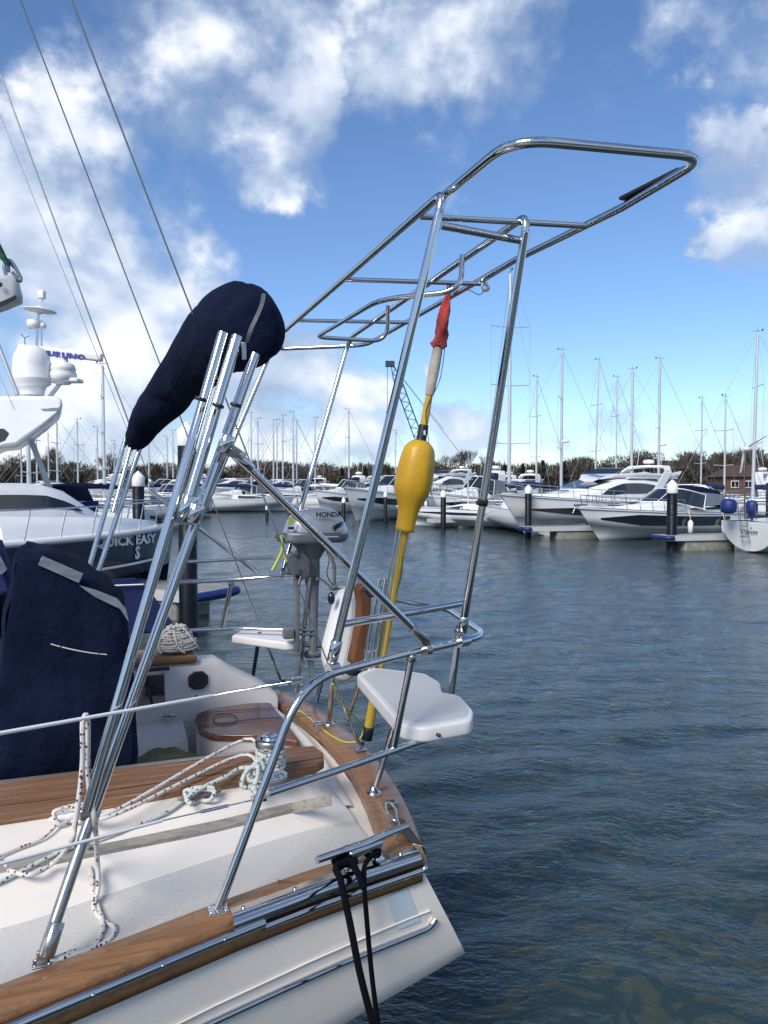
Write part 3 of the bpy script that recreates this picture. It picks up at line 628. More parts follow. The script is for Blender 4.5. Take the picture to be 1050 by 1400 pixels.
        fr = MB(); fr.tube(P, .03, 6); fr.tube(Q, .03, 6)
        for k in (0, 6, 10, len(P) - 1): fr.tube([P[k], Q[k]], .025, 5)
        part('windscreen_frame', xfm(fr, Mx), 'boatwhite', root)
        m = MB(); rr = []
        for (x, zz, ww) in ((.42, zr + .1, .56), (.34, zr + .3, .66), (.22, zr + .28, .70), (.10, zr + .05, .72), (.05, z0 + .25, .76)):
            rr.append([V3((L * x, w * ww * c, zz - (zz - z0 - .25) * (abs(c) ** 5) * .7)) for c in (-1, -.9, -.6, 0, .6, .9, 1)])
        m.loft(rr, False); part('canopy', xfm(m, Mx), canopy, root)
        m = MB(); m.quad(*[V3((L * x, w * y, z)) for (x, y, z) in ((.30, .74, zr - .02), (.13, .76, zr - .15), (.10, .8, z0 + .42), (.30, .8, z0 + .3))][::1]); part('canopy_window', xfm(m, Mx), 'vinyl', root)
    if fly:
        m = MB(); rr = []
        for (x, zz, ww) in ((.50, zr - .05, .35), (.44, zr + .22, .6), (.30, zr + .30, .66), (.10, zr + .26, .66), (.0, zr + .42, .64)): rr.append([V3((L * x, w * ww * c, zz if abs(c) > .9 else zz - .22)) for c in (-1.0, -.92, 0, .92, 1.0)] + [V3((L * x, w * ww * c, zr + .0)) for c in (.8, -.8)])
        m.loft(rr, True, 0, True); part('flybridge', xfm(m, Mx), 'boatwhite', root)
        m = MB(); m.loft([[V3((L * .43, y * w * .5, zr + .24)) for y in (-1, 0, 1)], [V3((L * .385, y * w * .5, zr + .52)) for y in (-1, 0, 1)]], False); part('flybridge_screen', xfm(m, Mx), 'glass', root)
        m = MB(); rail(m, [(L * .34, w * .6, zr + .3), (L * .05, w * .6, zr + .34)], 0, 1, .28, 0, 4, .014); part('flybridge_rail', xfm(m, Mx), 'steel', root)
    if arch and (fly or int(pb) % 3 != 0):
        zt = zr + (.62 if fly else .42); m = MB(); rr = []
        for (y, z) in ((-.78, z0 + .3), (-.74, zt - .25), (-.6, zt), (0, zt + .05), (.6, zt), (.74, zt - .25), (.78, z0 + .3)):
            x = L * (.14 if not fly else .10) + (1 - (z - z0) / (zt - z0)) * L * (.10 if not fly else .16); rr.append([V3((x - .32, w * y, z - .05)), V3((x + .32, w * y, z - .05)), V3((x + .28, w * y * .98, z + .09)), V3((x - .28, w * y * .98, z + .09))])
        m.loft(rr, True, 0, True, False); a_ = part('radar_arch', xfm(m, Mx), 'boatwhite', root)
        m = MB(); xx = L * (.14 if not fly else .10); m.lathe((xx, 0, zt + .13), (0, 0, 1), [(.05, 0), (.05, .08), (.30, .1), (.32, .2), (.26, .28), (.02, .32)], 16); m.cyl((xx, w * .4, zt), (xx - .3, w * .4, zt + 1.6), .012, n=5); m.cyl((xx, -w * .4, zt), (xx - .3, -w * .4, zt + 1.4), .012, n=5); part('radar_dome', xfm(m, Mx), 'white', root)
    if rails: m = MB(); rail(m, sh, .45, .985, .55, .1, 8, .016); part('guard_rail', xfm(m, Mx), 'steel', root)
    m = MB(); m.box((-.35, 0, .35), (.8, Bm * .8, .1), bev=.04); part('swim_platform', xfm(m, Mx), 'boatgrey', root)
    for k, f in enumerate((.2, .45)):
        x, b, z = sh[int(f * (len(sh) - 1))]
        for sg in (1, -1): m = MB(); m.lathe((x, sg * (b + .13), z - .95), (0, 0, 1), [(.02, 0), (.11, .06), (.12, .3), (.12, .5), (.05, .6), (.02, .62)], 12); m.cyl((x, sg * (b + .13), z - .3), (x, sg * b, z + .1), .012, n=5); part('fender', xfm(m, Mx), 'white', root)
    return root, Mx, L, sh
motor_boat(683, 36, 905, 43.5, 'large white flybridge motor yacht with dark hull windows, behind the smaller sports cruiser', H=1.45, bowH=2.05, cabin=1.2, fly=True, name='flybridge_yacht', bandf=(.56, .76), cab0=.10)
motor_boat(790, 33.2, 985, 38, 'white sports cruiser with wide black hull band and navy canopy', H=1.15, bowH=1.5, cabin=.85, canopy='navy', arch=False, name='sports_cruiser', bandf=(.50, .86))
motor_boat(470, 50, 575, 58, 'white motor yacht with bow pointing left behind the near gantry leg', H=1.6, bowH=2.3, cabin=1.2, canopy='navy')
motor_boat(278, 70, 368, 75, 'low white cruiser with slit hull window, left of the outboard motor', H=1.3, bowH=1.7, cabin=1.0, canopy='navy', group='motor boats moored across the basin')
motor_boat(258, 84, 345, 92, 'white cruiser with tinted cabin behind the leaning steel poles', H=1.7, bowH=2.2, cabin=1.3)
motor_boat(330, 88, 405, 96, 'white hardtop cruiser behind the low white cruiser', H=1.6, bowH=2.2, cabin=1.3)
motor_boat(372, 80, 440, 84, 'white cruiser directly above the outboard cowl', H=1.5, bowH=2.0, cabin=1.2, canopy='navy')
motor_boat(430, 66, 500, 70, 'white cruiser with dark side screens right of the outboard cowl', H=1.5, bowH=2.0, cabin=1.1, canopy='navy')
motor_boat(545, 74, 640, 82, 'white flybridge yacht far behind the yellow float', H=1.8, bowH=2.4, cabin=1.4, fly=True)
motor_boat(640, 70, 705, 74, 'white cruiser seen past the right gantry leg', H=1.5, bowH=2.1, cabin=1.2)
motor_boat(1020, 48, 925, 50, 'white hardtop cruiser behind the wind generator', H=1.2, bowH=1.6, cabin=1.1)
motor_boat(1120, 52, 1030, 56, 'white cruiser half cut by the right edge of the view', H=1.5, bowH=2.0, cabin=1.2)
motor_boat(70, 60, 175, 64, 'white cruiser beyond the cabin of the dark-hulled boat', H=1.5, bowH=2.0, cabin=1.2)
motor_boat(165, 74, 260, 82, 'white cruiser beyond the pile with the domed cap', H=1.5, bowH=2.0, cabin=1.2, canopy='navy')
motor_boat(205, 50, 262, 62, 'grey cruiser close behind the thick near pile', H=1.3, bowH=1.7, cabin=.9, canopy='navy', hullm='boatgrey')

for k_, (a_, ya_, b_, yb_, lb_, kw_) in enumerate([
    (300, 104, 350, 112, 'small distant white cruiser between two cluster masts left of the outboard', dict(canopy='navy2')),
    (385, 100, 445, 108, 'distant white cruiser above and right of the outboard cowl', dict()),
    (452, 92, 520, 100, 'distant white flybridge cruiser left of the near gantry leg', dict(fly=True)),
    (505, 62, 590, 66, 'white cruiser with dark windows just left of the yellow float', dict()),
    (595, 96, 660, 102, 'distant white cruiser right of the yellow float', dict(canopy='navy')),
    (655, 60, 735, 66, 'white cruiser behind the tall white mast', dict()),
    (590, 47, 690, 51, 'white open cruiser with grey canopy right of the yellow float', dict(canopy='navy2')),
    (100, 88, 160, 96, 'distant white cruiser beyond the canvas windscreen', dict()),
    (225, 100, 285, 108, 'distant white cruiser glimpsed between the steel poles', dict(fly=True)),
    (15, 92, 80, 98, 'distant white cruiser under the radar arch', dict())]): motor_boat(a_, ya_, b_, yb_, lb_, H=1.5, bowH=2.0, cabin=1.2, **kw_)
for k_, (xa_, xb_, y_) in enumerate([(-70, -4, 71), (-2, 60, 66)]):
    pontoon((xa_, y_), (xb_, y_ + 2), 2.0, .5, ['long pontoon walkway across the left of the basin', 'long pontoon walkway across the right of the basin'][k_], None, 'walkways')
# --------------------------------------------------------------- sailing boats
def sail_boat(px, ytop, Y, label, L=10, yaw=None, boom=True, spreads=2, H=1.1, tilt=0, mw=.085, cover='navy2', radar=False, stays=True, hullm='boatwhite', gp='sailing boats moored across the basin', detail=1):
    yaw = random.uniform(-.4, .4) + random.choice((0, PI)) if yaw is None else yaw
    mp_ = V3(((px - 525) / FPX * Y, Y, 0)); Rz = Matrix.Rotation(yaw, 4, 'Z'); s = mp_ - Rz @ V3((L * .55, 0, 0)); Mx = Matrix.Translation(s) @ Rz
    root = empty('sailing_boat', Mx, label, 'sailing boat', gp); Bm = L * .31; rg, sh = hull_rings(L, Bm, H, H * 1.25, .10, 12, .3, full=2.0)
    m = MB(); m.loft(rg, False); m.add(rg[0], [tuple(range(len(rg[0])))], 0); part('hull', m.xf(Mx), hullm, root)
    m = MB(); m.loft([[V3((x, b * .985 * q, z + .02 + .05 * (1 - q * q))) for q in (-1, 0, 1)] for (x, b, z) in sh], False); part('deck', m.xf(Mx), 'boatwhite', root)
    m = MB(); w = Bm / 2; secs = [(L * .72, w * .3, H, w * .22, H + .18), (L * .58, w * .55, H, w * .45, H + .42), (L * .36, w * .6, H, w * .5, H + .5)]; superstr(m, secs); part('coachroof', m.xf(Mx), 'boatwhite', root)
    m = MB(); win_strip(m, secs, L * .68, L * .40, .3, .75); part('cabin_window', m.xf(Mx), 'glass', root)
    top = atY(px, ytop, Y).z; mt = V3((L * .55 , 0, top)); Zt = Mx.inverted() @ V3((mp_.x + tilt * Y / FPX, Y, top)); foot = V3((L * .55, 0, H + .3))
    m = MB(); m.tube([foot, Zt], [mw, mw * .72], 8); mast = part('mast', m.xf(Mx), 'alu', root)
    for k in range(spreads):
        m = MB(); c = foot.lerp(Zt, (k + 1) / (spreads + 1) * 1.02); m.tube([c + V3((-.12, w * .62, .06)), c, c + V3((-.12, -w * .62, .06))], .03, 5); part('spreader', m.xf(Mx), 'alu', root)
    m = MB(); m.tube([Zt, Zt + V3((0, 0, .35))], .015, 4); m.tube([Zt + V3((-.35, 0, .12)), Zt + V3((.3, 0, .12))], .015, 4); m.ball(Zt + V3((-.3, 0, .2)), .06, 4); part('wind_vane', m.xf(Mx), 'black', root)
    if stays:
        m = MB(); bow = V3((L * .985, 0, sh[-1][2])); st = V3((.05, 0, H)); r_ = .00013 * Y + .001
        m.tube([Zt, bow], r_ * 1.6, 4); m.tube([Zt, st], r_, 3)
        for sg in (1, -1):
            prev = Zt
            for k in range(spreads, 0, -1):
                c = foot.lerp(Zt, k / (spreads + 1) * 1.02) + V3((-.12, sg * w * .62, .06)); m.tube([prev, c], r_, 3); prev = c
            m.tube([prev, V3((L * .53, sg * w * .95, H))], r_, 3)
        part('rigging', m.xf(Mx), 'wire', root)
    if boom:
        m = MB(); m.tube([V3((L * .54, 0, H + 1.2)), V3((L * .3, 0, H + 1.32)), V3((L * .12, 0, H + 1.25))], [.16, .17, .09], 8); part('boom_cover', m.xf(Mx), cover, root)
    if radar:
        c = foot.lerp(Zt, .38) + V3((.3, 0, 0)); m = MB(); m.lathe(c, (0, 0, 1), [(.02, 0), (.24, .02), (.26, .12), (.2, .2), (.01, .24)], 12); m.box(c + V3((-.15, 0, .02)), (.4, .08, .05)); part('radar_dome', m.xf(Mx), 'white', root)
    if detail:
        m = MB(); rail(m, sh, .02, .97, .6, .05, 8, .012); part('guard_rail', m.xf(Mx), 'steel', root)
    return root, Mx, L, sh
SB = [  # px, ytop, Y, label, kwargs
    (696, 374, 44, 'sailing boat with the tall white mast seen beside the right gantry leg', dict(L=12, H=1.2, spreads=3, mw=.12, yaw=1.75)),
    (733, 517, 62, 'sailing boat whose short mast stands first right of the tall white mast', dict(L=9)),
    (767, 480, 58, 'sailing boat with radar dome halfway up mast, left of flybridge yacht roof', dict(L=11, radar=True, mw=.12)),
    (813, 494, 64, 'sailing boat whose mast leans slightly behind the flybridge yacht', dict(L=10, tilt=4)),
    (842, 517, 66, 'sailing boat with thin mast left of a pair above the flybridge yacht', dict(L=9, mw=.07)),
    (863, 506, 60, 'sailing boat with sturdier mast right of a pair above the flybridge yacht', dict(L=10.5, mw=.12, spreads=1)),
    (900, 492, 60, 'sailing boat with radar on mast above the flybridge yacht arch', dict(L=11, radar=True, mw=.12, spreads=1)),
    (958, 546, 68, 'sailing boat whose mast stands alone right of the capped pile', dict(L=9)),
    (990, 544, 52, 'sailing boat with thin mast carrying a white wind generator', dict(L=9, mw=.07)),
    (1029, 455, 50, 'sailing boat with the tallest mast at the right edge', dict(L=12, mw=.12, tilt=3)),
    (477, 561, 76, 'sailing boat whose lone mast stands right of the far gantry leg', dict(L=10)),
    (431, 573, 80, 'sailing boat whose mast crosses just behind the far gantry leg', dict(L=9)),
    (406, 577, 84, 'sailing boat with short mast, rightmost of the cluster left of the outboard', dict(L=9)),
    (401, 565, 78, 'sailing boat with tallest mast of the cluster left of the outboard', dict(L=10, mw=.1)),
    (387, 570, 82, 'sailing boat with thick grey mast in the middle of the cluster', dict(L=10, mw=.1)),
    (379, 575, 86, 'sailing boat with right-hand mast of the close pair in the cluster', dict(L=9)),
    (374, 576, 88, 'sailing boat with left-hand mast of the close pair in the cluster', dict(L=9)),
    (353, 574, 78, 'sailing boat with mast just right of the thin foreground stay', dict(L=9)),
    (344, 566, 70, 'sailing boat with mast partly behind the far gantry leg at left', dict(L=9)),
    (541, 590, 90, 'sailing boat with faint mast beside the crane boom', dict(L=9)),
    (237, 590, 84, 'sailing boat with mast between the steel poles', dict(L=9)),
    (229, 598, 88, 'sailing boat with low mast just left of the steel poles', dict(L=9)),
    (204, 600, 76, 'sailing boat with mast under the lower end of the navy cover', dict(L=9)),
    (143, 500, 42, 'sailing boat with tall mast left of the lower end of the navy cover', dict(L=11, spreads=3, mw=.09)),
    (134, 586, 72, 'sailing boat with short mast left of the tall one beside the navy cover', dict(L=9)),
    (107, 575, 66, 'sailing boat with mast behind the dark boat, between two thin stays', dict(L=9)),
    (79, 570, 56, 'sailing boat with twin-spreader mast right of the radar arch', dict(L=10)),
    (51, 590, 74, 'sailing boat with mast just below the radar arch tip', dict(L=9)),
    (30, 600, 78, 'sailing boat with low mast at far left below the radar arch', dict(L=9)),
    (40, 560, 40, 'sailing boat with thick white mast under the radar arch', dict(L=11, mw=.13)),
    (67, 592, 84, 'sailing boat with thin distant mast left of the canvas windscreen', dict(L=9)),
    (157, 604, 86, 'sailing boat with distant mast right of the tall one at left', dict(L=9)),
]
for k, (px, yt, Y, lb, kw) in enumerate(SB):
    sail_boat(px, yt, Y, lb, cover=random.choice(['navy2', 'navy2', 'navy', 'boatwhite']), detail=1 if Y < 70 else 0, **kw)
# white sailing boat lying along the pontoon right of the float, and its sprayhood
r_, Mx, L, sh = sail_boat(640, 640, 44.5, 'white sailing boat with grey sprayhood and dark side stripe behind the yellow float', L=9.5, yaw=PI - .25, boom=False, H=.95, stays=False, mw=.05)
m = MB(); m.loft([[V3((L * x, y * 1.1, .95 + z * (1 - abs(y) ** 3))) for y in (-1, -.8, -.4, 0, .4, .8, 1)] for (x, z) in ((.46, .45), (.36, 1.15), (.26, 1.2))], False); part('sprayhood', m.xf(Mx), 'vinyl', r_)
m = MB(); side_band(m, hull_rings(9.5, 9.5 * .31, .95, .95 * 1.25, .10, 12, .3, full=2.0)[0], .05, .9, .72, .86, .015); part('side_stripe', m.xf(Mx), 'boatnavy', r_)

# stern of the sailing boat at the right edge (round transom, blue dan-buoy bag, wind generator)
def right_stern():
    c = atZ(1019, 756, 0); yaw = math.radians(28); L = 10; Mx = Matrix.Translation(c) @ Matrix.Rotation(yaw, 4, 'Z')
    root = empty('sailing_yacht', Mx, 'white sailing yacht with rounded transom and blue bags at the right edge', 'sailing yacht')
    rings = []; 
    for i in range(13):
        s = i / 12; b = (1.05 + .55 * math.sin(PI * min(1, s * 1.1) * .5)) * (1 - max(0, (s - .55) / .45) ** 2); zt = 1.15 + .25 * s * s; k = []
        for j in range(17):
            a = PI * j / 16; y = math.cos(a) * b; z = zt - math.sin(a) ** .8 * (1.1 + .5 * math.sin(PI * s)) ; k.append(V3((L * s - .0 + (.30 * (1 - (z / zt)) if i == 0 else 0), y, z)))
        rings.append(k)
    m = MB(); m.loft(rings, False); part('hull', m.xf(Mx), 'boatwhite', root)
    m = MB(); m.add(rings[0], [tuple(range(17))]); part('transom', m.xf(Mx), 'boatwhite', root)
    m = MB(); m.loft([[r[0], (r[0] + r[-1]) / 2 + V3((0, 0, .05)), r[-1]] for r in rings], False); part('deck', m.xf(Mx), 'boatwhite', root)
    m = MB(); superstr(m, [(6.5, .4, 1.2, .3, 1.4), (5, .8, 1.2, .65, 1.65), (2.6, .95, 1.2, .8, 1.8)]); part('coachroof', m.xf(Mx), 'boatwhite', root)
    m = MB()
    for y in (-.95, -.35, .35, .95): m.cyl((.1, y, 1.15), (.0, y, 1.8), .016, n=6)
    m.tube(fillet([(1.6, -1.2, 1.8), (.0, -.98, 1.8), (.0, .98, 1.8), (1.6, 1.2, 1.8)], .25), .017, 6); m.tube(fillet([(1.6, -1.2, 1.5), (.03, -.98, 1.5), (.03, .98, 1.5), (1.6, 1.2, 1.5)], .25), .012, 6)
    for y in (-1.2, 1.2): m.cyl((1.6, y, 1.2), (1.6, y, 1.8), .016, n=6)
    part('pushpit', m.xf(Mx), 'steel', root)
    m = MB()
    for y in (-.14, .14): m.tube([V3((-.1, y, 1.7)), V3((-.12, y, .95)), V3((.05, y, .35))], .014, 6)
    for z in (.6, .85, 1.1, 1.35): m.box((-.09, 0, z), (.07, .3, .025))
    part('boarding_ladder', m.xf(Mx), 'steel', root)
    t_ = text_mb('Odysee', Mx @ V3((.05, .25, .72)), Mx.to_3x3() @ V3((0, -1, 0)), V3((0, 0, 1)), .22, shear=.3); part('name_lettering', t_, 'textblk', root)
    # arch + wind generator pole
    m = MB(); m.tube([Mx @ V3((.2, .2, 1.2)), Mx @ V3((.15, .2, 3.75))], .028, 8); gp = part('generator_pole', m, 'steel', root)
    hub = Mx @ V3((.1, .2, 3.78)); m = MB(); m.lathe(hub + V3((.25, 0, 0)), V3((-1, -.6, 0)), [(.02, 0), (.08, .06), (.09, .3), (.04, .38)], 12)
    for a in (0.35, 2.45, 4.5):
        d = V3((math.cos(a) * .5, -math.cos(a) * .3, math.sin(a))).normalized(); u = V3((.8, .5, 0)).normalized() if a else V3((1, 0, 0)); m.add([hub + d * .06 - u * .07, hub + d * .06 + u * .13, hub + d * .85 + u * .05, hub + d * .88 - u * .04], [(0, 1, 2, 3)]); m.add([hub + d * .06 - u * .05 + V3((0, .02, 0)), hub + d * .06 + u * .09 + V3((0, .02, 0)), hub + d * .72 + u * .02 + V3((0, .01, 0)), hub + d * .74 - u * .02 + V3((0, .01, 0))], [(3, 2, 1, 0)])
    m.add([hub + V3((.2, .1, 0)), hub + V3((.62, .35, .3)), hub + V3((.7, .4, .05))], [(0, 1, 2)]); part('wind_generator', m, 'white', root)
    m = MB(); m.tube(fillet([Mx @ V3((.5, -1.0, 1.2)), Mx @ V3((.4, -1.0, 2.4)), Mx @ V3((1.1, -.95, 2.6)), Mx @ V3((2, -1, 2.4))], .3), .03, 8); part('sprayhood_frame', m, 'white', root)
    p = atY(876, 0, c.y)
    for (px, py, r1, nm, cl, lb) in ((996, 690, .28, 'blue_bag', 'bluefender', 'deep blue ribbed fender bag hung left of the wind generator pole'), (1028, 692, .20, 'outboard_cover', 'bluefender', 'bright blue cover over small outboard on yacht rail at right edge')):
        q = atY(px, py + 12, c.y - .1) ; m = MB(); m.lathe(q, (0, 0, 1), [(r1 * .5, 0), (r1 * .95, .05), (r1, .2), (r1, .38), (r1 * .8, .5), (r1 * .2, .54)], 14)
        if nm == 'outboard_cover': m.cyl(q, q + V3((0, 0, -.5)), .05, n=8)
        tag(link_mesh(nm, m, cl), lb, 'cover' if nm == 'outboard_cover' else 'fender bag')
right_stern()

# --------------------------------------------------------------- the dark-hulled boat, left
def dark_boat():
    s, yaw, L = heading(237, 17.0, -330, 11.2); Mx = Matrix.Translation(s) @ Matrix.Rotation(yaw, 4, 'Z')
    root = empty('dark_hulled_motor_boat', Mx, 'dark blue hulled motor boat with white deck, its name near the bow', 'motor boat')
    rg, sh = hull_rings(L, 3.4, 1.50, 1.62, .035, 20, full=2.6)
    m = MB(); m.loft(rg, False); m.add(rg[0], [tuple(range(len(rg[0])))]); part('hull', m.xf(Mx), 'boatnavy', root)
    m = MB(); m.loft([[V3((x, b * .99 * q, z + .015 + .05 * (1 - q * q))) for q in (-1, -.7, 0, .7, 1)] for (x, b, z) in sh], False); part('deck', m.xf(Mx), 'boatwhite', root)
    m = MB()
    for sg in (1, -1): m.tube([V3((x, sg * (b + .012), z - .01)) for (x, b, z) in sh], .05, 8)
    part('toe_rail', m.xf(Mx), 'boatgrey', root)
    m = MB(); w = 1.6; secs = [(L * .93, .15, 1.6, .1, 1.70), (L * .80, w * .5, 1.58, w * .4, 1.82), (L * .60, w * .75, 1.55, w * .6, 1.95), (L * .40, w * .8, 1.5, w * .66, 2.0)]; superstr(m, secs); part('coachroof', m.xf(Mx), 'boatwhite', root)
    # cabin
    zc = 2.52; secs = [(L * .70, w * .5, 1.75, w * .35, 1.95), (L * .60, w * .62, 1.6, w * .42, zc - .12), (L * .54, w * .64, 1.6, w * .44, zc), (L * .2, w * .64, 1.6, w * .44, zc)]; m = MB(); superstr(m, secs); part('cabin', m.xf(Mx), 'boatwhite', root)
    m = MB(); win_strip(m, secs, L * .64, L * .24, .52, .78, shape=True); part('cabin_window', m.xf(Mx), 'glass', root)
    m = MB(); side_band(m, rg, .2, .90, .60, .63, .02, taper=False); part('cove_line', m.xf(Mx), 'textwht', root)
    m = MB(); rail(m, sh, .35, .99, .55, .1, 7, .014, mid=False); part('guard_rail', m.xf(Mx), 'steel', root)
    m = MB(); m.box(V3((L * .965, 0, 1.68)), (.5, .2, .06), bev=.02); m.tube([V3((L * .93, -.2, 1.62)), V3((L * .93, -.2, 1.76)), V3((L * .90, -.2, 1.80))], .04, 8); part('bow_roller', m.xf(Mx), 'black', root)
    # lettering on the side facing the yacht
    def onhull(px, py):      # intersect with local plane y = -b(x)
        d = ray(px, py); o_ = Mx.inverted() @ CP; dd = Mx.inverted().to_3x3() @ d; t0 = 0
        for k in range(400):
            t0 = 8 + k * .03; q = o_ + dd * t0; x = q.x / L * 20
            if 0 <= x <= 20:
                i = min(int(x), 19); b = sh[i][1] * (1 - x + i) + sh[i + 1][1] * (x - i)
                if q.y > -b * .985 - .03: return q
        return q
    a = onhull(128, 748); b = onhull(213, 741); a0 = Mx @ a; b0 = Mx @ b; d = b0 - a0
    wl = d.length; tt = text_mb('QUICK EASY', a0, d, V3((0, 0, 1)), .25, .004, bold=.010); x1 = max((v - a0).dot(d.normalized()) for v in tt.v); k = wl / x1
    nrm = d.cross(V3((0, 0, 1))).normalized(); dn = d.normalized()
    def wrap(mb_):
        for i_, v in enumerate(mb_.v):
            q = Mx.inverted() @ v; x = min(max(q.x / L * 20, 0), 19.99); i = int(x); t = x - i; ys = []
            for rr in (rg[i], rg[i + 1]):
                P_ = [rr[-1], rr[-2], rr[-3], rr[-4]]; yv = P_[3].y
                for j in range(3):
                    if P_[j].z >= q.z >= P_[j + 1].z: u_ = (P_[j].z - q.z) / max(1e-6, P_[j].z - P_[j + 1].z); yv = P_[j].y * (1 - u_) + P_[j + 1].y * u_; break
                ys.append(yv)
            mb_.v[i_] = Mx @ V3((q.x, ys[0] * (1 - t) + ys[1] * t - .015 + (q.y * 0), q.z))
        return mb_
    tt.v = [a0 + dn * ((v - a0).dot(dn) * k) + (v - a0 - dn * (v - a0).dot(dn)) for v in tt.v]; part('name_lettering', wrap(tt), 'textwht', root)
    c = Mx @ onhull(184, 764); m = text_mb('S', c + nrm * .05, d, V3((0, 0, 1)), .34, .004, bold=.016); part('hull_emblem', wrap(m), 'textwht', root)
    return root
dark_boat()
# canvas windscreen and blue bag on the dark boat
def canvas_screen():
    Yc = 16.0; P = lambda x, y, d=0: atY(x, y, Yc + d)
    m = MB(); m.prism([P(x, y) for (x, y) in ((44, 683), (74, 664), (88, 664), (92, 672), (106, 702), (98, 700), (76, 697))], V3((0, 1.2, 0)), bev=.03)
    o = link_mesh('canvas_windscreen', m, 'navy'); tag(o, 'navy canvas windscreen with clear panels aft of the white cabin', 'windscreen')
    for q in (((58, 681), (74, 669), (80, 690), (71, 694)), ((83, 670), (88, 672), (101, 696), (95, 697))):
        m = MB(); m.prism([P(x, y, -.02) for (x, y) in q], V3((0, .03, 0))); part('clear_panel', m, 'vinyl', o)
    m = MB(); m.prism(spline([P(x, y, -.3) for (x, y) in ((96, 693), (112, 686), (123, 686), (122, 693), (110, 703), (102, 707), (97, 702))], 3, True), V3((0, .5, 0)), bev=.06)
    tag(link_mesh('sail_bag', m, 'navy2'), 'blue canvas bag on the deck right of the canvas windscreen', 'bag')
canvas_screen()
